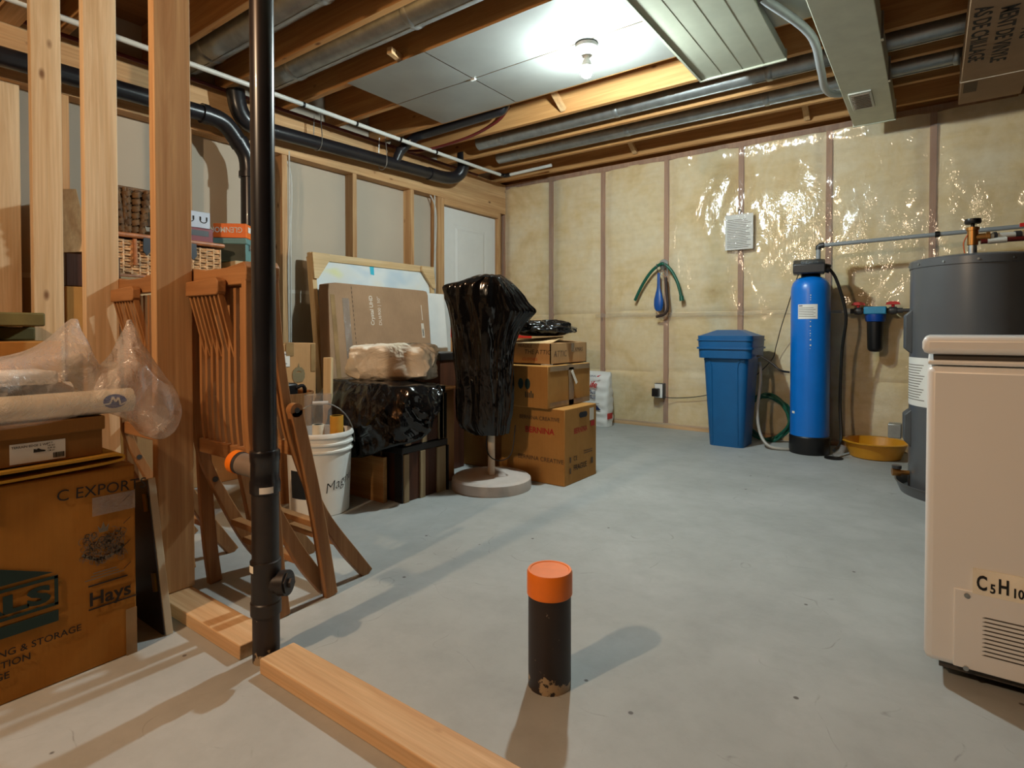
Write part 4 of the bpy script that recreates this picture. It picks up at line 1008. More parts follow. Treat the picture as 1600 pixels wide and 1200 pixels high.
def drape(u, v):
    a, b = along(edge, u), along(hem, u); c = V((-2.36, 2.08, .578))
    if v < .34: p = c.lerp(a, v / .34); p.z += .004
    else:
        k = (v - .34) / .66; p = a.lerp(b, k); o = (b - a); o.z = 0
        p += o * (.55 * math.sin(PI * k)); p.z += .03 * math.sin(PI * k) * (1 - k)
    f = min(1, max(0, (v - .2) / .5))
    rg = lambda a, b, c_: .5 - abs(noise.noise((a, b, c_)))
    w_ = rg(u * 12 + v * 1.5, v * 1.6, 1) * .060 + rg(u * 22 - v * 3, v * 4, 4) * .026 + rg(u * 40, v * 11, 9) * .010 - .03
    d = V((p.x + 2.33, p.y - 2.1, 0)); d = d.normalized() if d.length > .02 else V((0, 0, 0))
    return p + d * (w_ * f + .012 * f) + V((0, 0, .010 * noise.noise((u * 9, v * 9, 2)) * (1 - f) + .02 * f * noise.noise((u * 8, 3, v * 2)) * (v > .9)))
tag(ob('garbage_bag', MB().grid(drape, 110, 44), 'black_bag', loc=(-2.35, 2.05, .5), solid=.002), 'shiny black plastic draped over the dark trunks beside the bucket', 'bag')

FWh, RRh = V((-.5906, .807, 0)), V((.807, .5906, 0))
def lump(c, rx, ry, rz, seed, k=.16, pw=.62, flat=.0):
    c = V(c)
    def fn(u, v):
        a = 2 * PI * u; b = PI * (v - .5)
        sg = lambda q, e: math.copysign(abs(q) ** e, q)
        x, y, z = sg(math.cos(b), pw) * sg(math.cos(a), pw), sg(math.cos(b), pw) * sg(math.sin(a), pw), sg(math.sin(b), pw)
        n = 1 + k * .7 * noise.noise((x * 1.6 + seed, y * 1.6, z * 1.6)) + k * (.35 - abs(noise.noise((x * 2.8 + seed, y * 2.8, z * 1.1)))) + k * .25 * (.3 - abs(noise.noise((x * 6 + z * 2, y * 6 + seed, z * 2.2))))
        p = c + RRh * (x * rx * n) + FWh * (y * ry * n); p.z = c.z + z * rz * (n if z > -.5 else 1)
        p.z = max(p.z, c.z - rz * .9); return p
    return MB().grid(fn, 120, 60, True)
tag(ob('paper_bag', lump((-2.325, 2.10, .665), .225, .115, .096, 2.7, .20, .42), 'paper_bag', loc=(-2.33, 2.1, .58)), 'crumpled shiny tan paper bag lying on the black plastic over trunks', 'bag')

# box pile round the covered parasol
t = thing('wooden_chest', 'dark wooden chest with a black lid behind the paper bag', 'chest', (-2.5, 2.58, 0))
ob('chest_body', MB().box(-2.78, -2.32, 2.46, 2.67, 0, .675), 'trunk_wood', t, bevel=.003)
ob('chest_lid', MB().box(-2.79, -2.31, 2.45, 2.68, .66, .705), 'black', t, bevel=.004)
tag(ob('cardboard_sheet', MB().box(-2.34, -2.12, 2.28, 2.42, .515, .525).beam((-2.24, 2.35, 0), (-2.24, 2.35, .515), .16, .10, up=(0, 1, 0)), 'card', loc=(-2.2, 2.37, 0)), 'narrow brown cardboard piece beside the trunks, under the paper bag', 'cardboard')
carton('brown cardboard box standing behind the covered parasol pole, in shade', -2.46, -2.025, 2.72, 3.02, 0, .52, 'card_dk', seed=21)
carton('plain cardboard box at the bottom of the pile by the white door', -3.08, -2.30, 3.38, 3.80, 0, .45, 'card_dk', seed=22)
t = carton('cardboard box with red-framed labels behind the black covered parasol', -3.06, -2.28, 3.36, 3.78, .452, .915, 'card', seed=23)
y = 3.357
for x0 in (-3.055, -2.44):
    mb = MB()
    for (a, b, c, d_) in ((0, .155, 0, .03), (0, .155, .085, .115), (0, .03, .03, .085), (.125, .155, .03, .085)): mb.box(x0 + a, x0 + b, y - .0016, y - .0004, .785 + c, .785 + d_)
    ob('red_frame_label', mb, 'red_label', t, smooth=False); patch('label_centre', (x0 + .03, y, .815), .095, .055, NY, 'paper', t)

t = carton('big brown sewing machine carton, bottom of the pile by the parasol base', -2.0, -1.575, 2.628, 2.985, 0, .413, 'card_dk', tape=None, seed=24)
text('BERNINA', .046, (-1.83, 2.6255, .272), NY, 'ink_red', t, .02); text('BERNINA', .042, (-1.5715, 2.72, .272), PX, 'ink_red', t, .02, sx=.85)
text('BERNINA CREATIVE', .030, (-1.87, 2.6255, .345), NY, 'ink_soft', t, 0); text('BERNINA CREATIVE', .034, (-1.88, 2.6255, .12), NY, 'ink_soft', t, 0)
text('FRAGILE', .042, (-1.5715, 2.715, .070), PX, 'ink', t, .012, sx=.95); text('CE', .034, (-1.5715, 2.715, .125), PX, 'ink', t, .0)
for z in (.06, .12): patch('print_mark', (-1.5715, 2.675, z), .014, .03, PX, 'ink_soft', t)
for z in (.145, .158): patch('print_mark', (-1.5715, 2.83, z), .10, .004, PX, 'ink_soft', t)
patch('print_mark', (-1.5715, 2.915, .075), .022, .035, PX, 'ink_soft', t)
ob('hand_hole', MB().prism([(2.79 + a, .352 + b) for a, b in ((0, 0), (.068, 0), (.078, .010), (.078, .020), (.068, .030), (0, .030), (-.01, .020), (-.01, .010))], 'x', -1.5725, -1.5705), 'black', t)
patch('white_label', (-1.5715, 2.895, .325), .05, .07, PX, 'ink_white', t); patch('red_label', (-1.5715, 2.91, .29), .045, .03, PX, 'ink_red', t)
t = carton('taped brown cardboard box in the middle of the pile, on the sewing carton', -2.02, -1.655, 2.585, 3.055, .415, .645, 'card_dk', seed=25)
x = -1.652
for z in (.418, .615): patch('edge_tape', (x, 2.60, z), .44, .028, PX, 'tape', t)
patch('seam_tape', (x, 2.80, .418), .055, .21, PX, 'tape', t)
ob('loose_tape', MB().beam((x + .003, 2.83, .61), (x + .012, 2.87, .535), .022, .001, up=(1, 0, 0)), 'ink_white', t)
mb = MB(); rr = random.Random(9)
for i in range(5):
    a = -1.80 + i * .012; mb.box(a, a + .006, 2.5815, 2.5825, .47, .47 + rr.uniform(.025, .04))
for i in range(2): mb.prism([(-1.83 + i * .045 + .018 * math.cos(b), .545 + .03 * math.sin(b)) for b in [2 * PI * j / 10 for j in range(10)]], 'y', 2.5812, 2.5824)
ob('printed_mark', mb, 'ink_green', t, smooth=False)
x0, x1, y0, y1, z0, z1 = -2.01, -1.685, 2.66, 3.065, .648, .765
t = thing('open_box', 'shallow open cardboard box with marker scrawl on top of the pile', 'box', ((x0 + x1) / 2, (y0 + y1) / 2, z0))
mb = MB(); th = .005
mb.box(x0, x1, y0, y1, z0, z0 + th); mb.box(x0, x0 + th, y0, y1, z0, z1); mb.box(x1 - th, x1, y0, y1, z0, z1); mb.box(x0, x1, y0, y0 + th, z0, z1); mb.box(x0, x1, y1 - th, y1, z0, z1)
ob('box_body', mb, 'card', t)
ob('flap', MB().add([(x0, y0, z1), (x1, y0, z1), (x1 - .02, y0 + .17, z1 + .036), (x0 + .03, y0 + .17, z1 + .02)], [(0, 1, 2, 3)]), 'card_edge', t, solid=.004)
ob('flap', MB().add([(x1, y0, z1), (x1, y1, z1), (x1 - .14, y1 - .01, z1 + .012), (x1 - .14, y0 + .16, z1 + .025)], [(0, 1, 2, 3)]), 'card', t, solid=.004)
ob('flap', MB().add([(x0, y1, z1), (x1, y1, z1), (x1 - .05, y1 - .15, z1 + .006), (x0 + .05, y1 - .15, z1 + .006)], [(0, 1, 2, 3)]), 'card', t, solid=.004)
ob('white_scrap', MB().box(x1 - .06, x1 + .002, y0 - .006, y0 + .02, .646, .650), 'ink_white', t)
patch('torn_tape', (x1 + .0008, y0 + .22, z1 - .05), .035, .05, PX, 'tape_clear', t)
for s, sz, p, f, m_ in (('FRAGILE', .026, (-1.905, y0, .742), NY, 'ink'), ('THE ATTIC', .036, (-1.86, y0, .705), NY, 'ink'), ('CLOTHES', .024, (-1.875, y0, .668), NY, 'ink_red'), ('ATTIC', .05, (x1, y0 + .03, .69), PX, 'ink_soft'), ('XMAS', .036, (x1, y0 + .26, .715), PX, 'ink')):
    text(s, sz, p, f, m_, t, -.005, shear=.15)
tag(ob('garbage_bag', lump((-1.84, 2.82, .848), .175, .12, .048, 5.1, .34, .95), 'black_bag', loc=(-1.84, 2.82, .8)), 'small stuffed black plastic bag lying on the open box', 'bag')

# covered parasol
c = V((-1.898, 2.407, 0))
t = thing('parasol_stand', 'round beige parasol base with a cream pole, hung with black plastic', 'stand', tuple(c))
ob('base_plate', MB().lathe(c, [(.001, 0), (.212, 0), (.214, .012), (.211, .052), (.198, .062), (.185, .060), (.03, .066), (.001, .066)], 72), 'umb_base', t)
ob('pole', MB().tube([c + V((0, 0, .06)), c + V((0, 0, 1.05))], .019, 24), 'umb_pole', t)
ob('pole_cord', MB().tube(smoothpath([c + V((.0, -.02, .34)), c + V((-.016, -.024, .22)), c + V((.02, -.03, .165)), c + V((.07, 0, .15)), c + V((.105, .04, .19)), c + V((.10, .08, .33))], 6), .003, 6), 'black', t)
rows = [(430, -22, 14), (433, -30, 20), (440, -48, 30), (447, -74, 38), (460, -72, 50), (475, -68, 60), (486, -66, 70), (496, -64, 62), (508, -62, 52), (530, -60, 40), (560, -58, 35), (600, -55, 35), (640, -54, 33), (658, -53, 29), (668, -46, 28), (676, -30, 26)]
sc = 3.06 / 896
SP = smoothpath([(.835 + (517 - y) * sc, l * sc, r * sc) for y, l, r in rows], 4)
def cover(u, v):
    f_ = v * (len(SP) - 1); i_ = min(len(SP) - 2, int(f_)); z, l, r = SP[i_].lerp(SP[i_ + 1], f_ - i_)
    a = 2 * PI * u; cs, sn = math.cos(a), math.sin(a)
    hx = r if cs > 0 else -l
    dp = .125 * min(1, (v + .03) / .12) ** .6 * (1 - .25 * v)
    rg = lambda p_, q_, r_: .45 - abs(noise.noise((p_, q_, r_)))
    pl = 1 + (.46 * rg(cs * 2.1 + 3, sn * 2.1, z * .9) + .11 * rg(cs * 6, sn * 6 + 2, z * 1.3) + .06 * rg(cs * 9 + z * 5, sn * 9, z * 5)) * min(1, v * 3 + .15) - .08
    x = math.copysign(abs(cs) ** (.9 if v > .1 else 1.2), cs) * hx * (1 if abs(cs) > .92 else pl)
    p = c + RRh * x + FWh * (sn * dp * pl); p.z = z + (.02 * noise.noise((a * 1.3, 2, 5)) if v > .93 else .008 * noise.noise((a * 2, z * 7, 1)))
    return p
mb = MB().grid(cover, 220, 120, True); n = 220; mb.f.append(list(range(n))[::-1])
tag(ob('plastic_cover', mb, 'black_bag', loc=(c.x, c.y, .35)), 'tall black garbage bag hanging over the parasol stand', 'cover')

# ------------------------------------------------------------------ along the plastic-covered wall
t = thing('salt_bag', 'white printed softener salt bag standing at the plastic-covered wall', 'bag', (-2.42, 4.53, 0))
def sb(u, v):
    a = 2 * PI * u; b = v; sg = lambda q, e: math.copysign(abs(q) ** e, q)
    hx, hy = .170, .085 * (1 - .75 * max(0, (b - .72) / .28) ** 1.3) * (.85 + .15 * math.sin(PI * min(1, b * 1.6)))
    e = .45; x = sg(math.cos(a), e) * hx; y = sg(math.sin(a), e) * hy
    k = .010 * noise.noise((x * 9, b * 9, y * 14)) + .004 * math.sin(b * 40 + x * 9)
    return (-2.42 + x * (1 + k * 2), 4.53 + y + k, .002 + .475 * b + .008 * noise.noise((x * 12, 1, y)) * b)
mb = MB().grid(sb, 56, 34, True); mb.f += [list(range(56))[::-1], [33 * 56 + k for k in range(56)]]
ob('bag_body', mb, 'paper', t)
NYs = ((1, 0, 0), (0, 0, 1)); y = 4.432
text('Life', .075, (-2.445, y, .345), NYs, 'red', t, .02, shear=.35)
for z in (.29, .245): text('SelPlus', .046, (-2.475, y, z), NYs, 'ink_navy', t, .02, shear=.2)
text('PROFESSIONAL', .024, (-2.50, y, .435), NYs, 'ink_navy', t, .01)
mb = MB().prism([(-2.335 + a, .435 + b) for a, b in ((0, .008), (.012, 0), (.045, .022), (.012, .012))], 'y', y - .0016, y - .0004); ob('red_tick', mb, 'red', t, smooth=False)
patch('print_line', (-2.42, y, .205), .11, .004, NYs, 'ink_grey', t)
mb = MB().prism([(-2.385 + a, .15 + b) for a, b in ((0, 0), (.05, .0), (.09, .0), (.06, .03), (.04, .045), (.02, .025))], 'y', y - .0016, y - .0004); ob('blue_picture', mb, 'ink_navy', t, smooth=False)
mb = MB().box(-2.252, -2.248, 4.47, 4.56, .07, .12); ob('red_side_print', mb, 'red', t)

# brine tank
t = thing('brine_tank', 'tall square dark blue plastic brine tank with a ribbed lid', 'tank', (-1.17, 4.37, 0))
def taper(x0, x1, y0, y1, z0, z1, f, r=.04, n=5):
    def ring(x0, x1, y0, y1, z):
        p = []
        for cx_, cy_, a0 in ((x1 - r, y1 - r, 0), (x0 + r, y1 - r, 90), (x0 + r, y0 + r, 180), (x1 - r, y0 + r, 270)):
            for i in range(n + 1): a = R(a0 + 90 * i / n); p.append((cx_ + r * math.cos(a), cy_ + r * math.sin(a), z))
        return p
    a = ring(x0 + f, x1 - f, y0 + f, y1 - f, z0); b = ring(x0, x1, y0, y1, z1); m = len(a)
    return MB().add(a + b, [list(range(m))[::-1], list(range(m, 2 * m))] + [(i, (i + 1) % m, m + (i + 1) % m, m + i) for i in range(m)])
ob('tank_body', taper(-1.35, -1.035, 4.20, 4.545, 0, .655, .036), 'blue_bin', t)
for x_ in (-1.292, -1.100):
    s = 1 if x_ < -1.2 else -1
    ob('moulded_rib', MB().tube(smoothpath([(x_ - s * .045, 4.199, .628), (x_ - s * .012, 4.2, .622), (x_ + s * .004, 4.203, .585), (x_ + s * .006, 4.208, .50), (x_ + s * .008, 4.236, .02)], 5), .006, 8), 'blue_bin', t)
l = ob('lid', taper(-1.385, -1.0, 4.165, 4.58, .640, .800, .008, .045), 'blue_bin', t)
ob('lid_rib', taper(-1.391, -.994, 4.159, 4.586, .705, .718, .0, .045), 'blue_bin', l); ob('lid_rib', taper(-1.390, -.995, 4.16, 4.585, .765, .773, .0, .045), 'blue_bin', l)
ob('lid_top', MB().add([(-1.37, 4.18, .799), (-1.015, 4.18, .799), (-1.015, 4.565, .799), (-1.37, 4.565, .799), (-1.27, 4.28, .842), (-1.12, 4.28, .842), (-1.12, 4.47, .842), (-1.27, 4.47, .842)], [(4, 5, 6, 7), (0, 1, 5, 4), (1, 2, 6, 5), (2, 3, 7, 6), (3, 0, 4, 7)]), 'blue_bin', l, bevel=.008)
tag(ob('brine_hose', MB().tube(smoothpath([(-1.0, 4.30, .655), (-.97, 4.30, .655), (-.90, 4.30, .61), (-.84, 4.29, .562), (-.79, 4.32, .55)], 6), .007, 10), 'black', loc=(-.9, 4.3, .6)), 'thin black hose from the brine tank to the tall blue cylinder', 'hose')
tag(ob('clear_hose', MB().tube(smoothpath([(-1.02, 4.43, .60), (-1.005, 4.43, .585), (-1.0, 4.42, .45), (-1.015, 4.40, .25), (-.985, 4.36, .10), (-.92, 4.32, .025), (-.83, 4.33, .012), (-.76, 4.36, .012)], 6), .011, 12), 'hose_clear', loc=(-1, 4.4, .3)), 'translucent grey hose hanging beside the brine tank', 'hose')
pts = []
for i in range(150):
    a = 2 * PI * i / 30; r = .150 + .018 * math.sin(i * .9) * .5 + .004 * (i // 30); pts.append((-1.0 + r * math.cos(a), 4.625 + .028 * math.sin(i * .37) + .006 * (i // 30), .176 + r * math.sin(a) * 1.05))
tag(ob('garden_hose', MB().tube(pts, .0095, 10), 'hose', loc=(-1, 4.63, .01)), 'coiled dark green garden hose standing between the blue tanks', 'hose')

# softener cylinder
c = V((-.672, 4.38, 0))
t = thing('softener_tank', 'tall bright blue cylinder of a water softener with black foot', 'tank', tuple(c))
ob('foot', MB().lathe(c, [(.001, 0), (.124, 0), (.127, .008), (.127, .115), (.122, .122)], 48), 'black', t)
ob('cylinder', MB().lathe(c, [(.121, .112), (.122, 1.10), (.119, 1.135), (.109, 1.165), (.088, 1.190), (.055, 1.206), (.03, 1.212)], 56), 'blue_tank', t)
n_ = ob('neck', MB().lathe(c, [(.05, 1.195), (.062, 1.21), (.048, 1.235), (.06, 1.24), (.06, 1.25)], 24), 'black', t)
dc = V((-c.x, -c.y, 0)).normalized(); az = math.atan2(dc.y, dc.x); sd = V((-dc.y, dc.x, 0))
hm = Matrix((sd, -dc, (0, 0, 1))).transposed().to_4x4(); hm.translation = c
h = ob('control_head', MB().prism([(-.105, 1.222), (.06, 1.222), (.06, 1.315), (-.045, 1.318), (-.105, 1.285)], 'x', -.108, .085, hm), 'charcoal', t, bevel=.008)
ob('display', MB().add([hm @ V(p) for p in ((-.06, -.1035, 1.287), (.07, -.1035, 1.287), (.07, -.048, 1.3185), (-.06, -.048, 1.3185))], [(0, 1, 2, 3)]), 'grey_dark', h, solid=.002)
for i in range(3): ob('button', MB().tube([hm @ V((-.02 + i * .03, -.094, 1.29)), hm @ V((-.02 + i * .03, -.098, 1.297))], .005, 10), 'steel', h)
ob('side_port', MB().tube([hm @ V((.08, -.03, 1.26)), hm @ V((.115, -.03, 1.25))], .03, 16), 'black', h)
def onc(a, z, r=.1226): return (c.x + r * math.cos(a), c.y + r * math.sin(a), z)
lb = MB(); lb.grid(lambda u, v: onc(az - .65 + 1.0 * u, .915 + .098 * v), 20, 2); lb = ob('white_label', lb, 'paper', t)
mb = MB()
for i in range(6): mb.grid(lambda u, v, i=i: onc(az - .6 + (.75 if i % 2 else .85) * u, .93 + i * .0115 + .003 * v, .1231), 12, 2)
ob('label_print', mb, 'ink_grey', lb, smooth=False)
mb = MB(); mb.grid(lambda u, v: onc(az - .6 + .2 * u, 1.0 + .006 * v, .1231), 6, 2); ob('label_heading', mb, 'ink_navy', lb, smooth=False)
mb = MB()
for z, s in ((1.07, .006), (1.055, .005), (1.04, .005), (.895, .006), (.862, .007), (.835, .004), (.815, .006), (.80, .004), (.772, .008), (.735, .009), (.715, .004)):
    mb.grid(lambda u, v, z=z, s=s: onc(az - .02 + (s / .12) * u, z + s * v), 3, 2)
ob('white_lettering', mb, 'ink_white', t, smooth=False)
mb = MB(); mb.grid(lambda u, v: onc(az - 1.05 + .22 * u, .272 + .016 * v), 6, 2); ob('sticker', mb, 'paper', t)
top = hm @ V((.045, .02, 1.315))
t2 = thing('supply_pipe', 'grey plastic water pipe from the blue softener along the wall to the heater', 'pipe', tuple(top))
ob('riser', MB().tube([top - V((0, 0, .005)), top + V((0, 0, .085))], .015, 14), 'pvc_grey', t2)
ob('elbow', MB().tube([top + V((0, 0, .075)), top + V((0, 0, .093)), top + V((.012, 0, .102)), top + V((.035, 0, .103))], .019, 14), 'charcoal', t2)
hz0 = top + V((.02, 0, .102)); ob('level_pipe', MB().tube([hz0, (.55, 4.50, 1.452)], .0135, 14), 'pvc_grey', t2)
k_ = hz0.lerp(V((.55, 4.50, 1.452)), .545); ob('pipe_clip', MB().tube([k_ - V((.012, 0, 0)), k_ + V((.012, 0, 0))], .019, 12), 'black', t2)
ob('wall_riser', MB().tube([(.47, 4.60, 1.36), (.47, 4.60, 2.25)], .018, 14), 'pvc', t2)
s0 = hm @ V((.11, -.03, 1.25))
tag(ob('drain_hose', MB().tube(smoothpath([s0, s0 + V((.035, .02, -.06)), s0 + V((.075, .04, -.20)), s0 + V((.095, .05, -.34)), s0 + V((.07, .08, -.55)), s0 + V((.06, .09, -.9)), s0 + V((.075, .03, -1.15)), (-.51, 4.27, .05)], 6), .010, 10), 'black', loc=tuple(s0)), 'black hose hanging behind the blue softener cylinder to the floor drain', 'hose')
s0 = hm @ V((-.075, -.02, 1.225))
tag(ob('power_cord', MB().tube(smoothpath([s0, s0 + V((-.03, .02, -.08)), (-.84, 4.50, 1.0), (-.90, 4.60, .86), (-.945, 4.66, .72), (-.985, 4.69, .61), (-1.15, 4.705, .45), (-1.40, 4.705, .335), (-1.60, 4.705, .285), (-1.80, 4.705, .268), (-1.862, 4.705, .29)], 6), .0035, 6), 'black', loc=tuple(s0)), 'thin black power cord from softener head along the wall to the outlet', 'cord')

# filter housing
t = thing('water_filter', 'blue and black cartridge filter with red-handled valves on plastic-covered wall', 'filter', (-.31, 4.63, .69))
c = V((-.312, 4.63, 0))
ob('filter_head', MB().box(c.x - .065, c.x + .065, c.y - .055, c.y + .055, .948, 1.0), 'blue_head', t, bevel=.006)
ob('collar', MB().lathe(c, [(.05, .95), (.062, .948), (.063, .93), (.058, .90), (.05, .896)], 32), 'blue_ring', t)
ob('sump', MB().lathe(c, [(.051, .905), (.050, .88), (.046, .72), (.042, .705), (.03, .694), (.001, .69)], 32), 'black', t)
for s, nm in ((-1, 'left'), (1, 'right')):
    xa = c.x + s * .065
    v = ob('valve_body', MB().tube([(xa, 4.63, .972), (xa + s * .012, 4.63, .972), (xa + s * .012, 4.63, .972), (xa + s * .035, 4.63, .972), (xa + s * .058, 4.63, .972), (xa + s * .058, 4.63, .972), (xa + s * .09, 4.63, .972)], [.018, .018, .024, .028, .024, .018, .018], 18), 'charcoal', t)
    ob('valve_handle', MB().prism([(xa + s * .035 - .042, 1.012), (xa + s * .035 + .042, 1.012), (xa + s * .035 + .036, 1.026), (xa + s * .035 + .018, 1.034), (xa + s * .035 - .018, 1.034), (xa + s * .035 - .036, 1.026)], 'y', 4.612, 4.648).tube([(xa + s * .035, 4.63, .99), (xa + s * .035, 4.63, 1.015)], .010, 10), 'red', v)
ob('inlet_pipe', MB().tube([(c.x - .15, 4.63, .972), (c.x - .32, 4.66, .972)], .012, 12), 'hose_clear', t)
ob('inlet_nut', MB().tube([(c.x - .148, 4.63, .972), (c.x - .175, 4.63, .972)], .020, 12), 'pvc', t)
ob('outlet_pipe', MB().tube([(c.x + .15, 4.63, .972), (c.x + .42, 4.62, .972)], .012, 12), 'charcoal', t)
ob('wall_bracket', MB().box(c.x - .06, c.x + .06, 4.68, 4.715, .93, 1.0), 'charcoal', t)

# water heater
c = V((.175, 3.68, 0))
t = thing('drip_pan', 'round grey drip pan on the floor under the water heater', 'pan', tuple(c))
ob('pan_body', MB().lathe(c, [(.001, 0), (.305, 0), (.325, .052), (.330, .054), (.330, .058), (.322, .056), (.303, .006), (.001, .006)], 72), 'grey_tank', t)
t = thing('water_heater', 'big dark grey cylindrical water heater behind the white freezer', 'heater', (c.x, c.y, .007))
ob('heater_jacket', MB().lathe(c, [(.001, .008), (.262, .008), (.268, .012), (.270, .03), (.270, 1.155)], 80), 'grey_tank', t)
ob('heater_top', MB().lathe(c, [(.270, 1.150), (.274, 1.152), (.274, 1.186), (.268, 1.193), (.20, 1.205), (.05, 1.212), (.001, 1.212)], 80), 'grey_tank', t)
for a in range(0, 360, 30):
    pass
mb = MB()
for a in range(-175, -20, 28): q = V((c.x + .274 * math.cos(R(a)), c.y + .274 * math.sin(R(a)), 1.168)); d_ = V((math.cos(R(a)), math.sin(R(a)), 0)); ob('rim_screw', MB().tube([q, q + d_ * .004], .005, 8), 'steel', t)
def onh(a, z, r=.2712): return (c.x + r * math.cos(R(a)), c.y + r * math.sin(R(a)), z)
mb = MB(); mb.grid(lambda u, v: onh(-196 + 62 * u, .455 + .245 * v), 30, 2); lb = ob('instruction_label', mb, 'paper', t)
mb = MB()
for i in range(14): mb.grid(lambda u, v, i=i: onh(-176 + (38 - (i * 7) % 9) * u, .485 + i * .0135 + .004 * v, .2718), 16, 2)
ob('label_print', mb, 'ink_grey', lb, smooth=False)
mb = MB()
for z, h_ in ((.47, .012), (.50, .03), (.55, .022), (.60, .03), (.65, .012)): mb.grid(lambda u, v, z=z, h_=h_: onh(-190 + 7 * u, z + h_ * v, .2718), 5, 2)
ob('label_heading', mb, 'ink', lb, smooth=False)
for z0, z1 in ((.715, .945), (.235, .43)):
    M = Matrix.Translation(c) @ Matrix.Rotation(R(186), 4, 'Z')
    ob('access_cover', MB().prism([(z0, .262), (z0 + .03, .292), (z1 - .03, .292), (z1, .262)], 'y', -.06, .06, M @ Matrix(((0, 0, 1, 0), (0, 1, 0, 0), (1, 0, 0, 0), (0, 0, 0, 1))) if False else None) if False else MB().add([M @ V(p) for p in [(r_, s_ * .06, z_) for s_ in (-1, 1) for r_, z_ in ((.262, z0), (.293, z0 + .03), (.293, z1 - .03), (.262, z1))]], [(0, 1, 2, 3), (7, 6, 5, 4), (0, 4, 5, 1), (1, 5, 6, 2), (2, 6, 7, 3), (3, 7, 4, 0)]), 'grey_dark', t, bevel=.004)
ob('junction_box', MB().box(-.185, -.125, 3.68, 3.76, .26, .335), 'steel', t, bevel=.004)
dq = ob('drain_valve', MB().tube([(c.x - .262, 3.60, .10), (c.x - .30, 3.59, .10), (c.x - .30, 3.59, .10), (c.x - .335, 3.58, .10)], [.012, .012, .02, .02], 14), 'brass', t)
ob('valve_wheel', MB().tube([(c.x - .315, 3.585, .12), (c.x - .315, 3.585, .135)], .022, 14), 'charcoal', dq)
tx, ty = .155, 3.56
ob('cold_nipple', MB().tube([(tx, ty, 1.20), (tx, ty, 1.248)], .018, 18), 'steel', t)
br = ob('brass_valve', MB().tube([(tx, ty, 1.245), (tx, ty, 1.25), (tx, ty, 1.25), (tx, ty, 1.32), (tx, ty, 1.32), (tx, ty, 1.335)], [.016, .016, .022, .022, .026, .026], 18).tube([(tx, ty, 1.285), (tx + .05, ty, 1.285), (tx + .05, ty, 1.285), (tx + .065, ty, 1.285)], [.018, .018, .023, .023], 16), 'brass', t)
ob('valve_knob', MB().lathe((tx, ty, 0), [(.008, 1.335), (.008, 1.350), (.030, 1.352), (.034, 1.36), (.032, 1.375), (.001, 1.377)], 20), 'black', br)
ob('heater_pipe', MB().tube([(tx + .06, ty, 1.285), (tx + .40, ty + .10, 1.292)], .015, 14), 'pvc', t)
for d_ in (.075, .155, .165): ob('pipe_nut', MB().tube([(tx + d_, ty + d_ * .29 - .015, 1.286), (tx + d_ + .012, ty + d_ * .29 - .012, 1.286)], .021, 12), 'charcoal', t)
rb = ob('brass_tee', MB().tube([(tx + .19, ty + .038, 1.288), (tx + .24, ty + .053, 1.289)], .022, 16).tube([(tx + .215, ty + .045, 1.288), (tx + .215, ty + .045, 1.325)], .015, 14), 'brass', t)
for d_ in (-.03, .05): ob('red_lever', MB().box(tx + .205 + d_, tx + .235 + d_, ty + .035, ty + .055, 1.325, 1.342), 'red', rb)
ob('return_tube', MB().tube([(tx + .03, ty - .01, 1.262), (tx + .13, ty, 1.265), (tx + .45, ty + .08, 1.268)], .011, 12), 'pex', t)
ob('tube_sleeve', MB().tube([(tx + .055, ty - .008, 1.263), (tx + .125, ty, 1.265)], .014, 12), 'pvc', t)
ob('sensor_wire', MB().tube(smoothpath([(tx - .02, ty - .01, 1.30), (tx - .035, ty - .01, 1.26), (tx - .03, ty - .02, 1.21)], 5), .003, 6), 'copper', t)

# freezer
x0, x1, y0, y1 = -.008, 1.22, 1.69, 2.27
t = thing('chest_freezer', 'white chest freezer cut off by the right picture edge', 'freezer', ((x0 + x1) / 2, (y0 + y1) / 2, 0))
ob('cabinet', MB().box(x0, x1, y0, y1, .045, .752), 'freezer', t, bevel=.016)
ob('cabinet_rim', MB().box(x0 + .001, x1, y0 + .001, y1, .7545, .766), 'freezer', t, bevel=.004)
ob('lid_seal', MB().box(x0 + .012, x1 - .012, y0 + .012, y1 - .012, .764, .782), 'freezer_dark', t)
ob('lid', MB().box(x0 - .010, x1 + .01, y0 - .010, y1 + .01, .780, .823), 'freezer', t, bevel=.014)
for x in (x0 + .14, x1 - .14):
    for y in (y0 + .14, y1 - .14): ob('foot', MB().tube([(x, y, 0), (x, y, .05)], .022, 16), 'black', t)
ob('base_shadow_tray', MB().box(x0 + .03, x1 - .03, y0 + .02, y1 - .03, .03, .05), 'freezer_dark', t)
g = ob('vent_panel', MB().box(.048, .62, y0 - .0035, y0 + .004, .050, .235), 'freezer', t, bevel=.003)
mb = MB()
for i in range(10): mb.prism([(.100, .178 - i * .0096), (.106, .1808 - i * .0096), (.55, .1808 - i * .0096), (.55, .178 - i * .0096)], 'y', y0 - .0042, y0 - .003)
ob('vent_slot', mb, 'freezer_dark', g, smooth=False)
for z in (.222, .052): ob('screw', MB().tube([(.072, y0 - .003, z), (.072, y0 - .007, z)], .0055, 12), 'steel', g)
lb = patch('gas_label', (.082, y0, .230), .30, .058, NY, 'label_tape', t, off=.0006, th=.0036)
for s, sz, x, z in (('C', .046, .0885, .243), ('5', .029, .1125, .240), ('H', .046, .1265, .243), ('10', .029, .1505, .240)): 
    text(s, sz, (x, y0 - .0044, z), NY, 'black', lb, .026, sx=.60 if sz > .04 else .72)

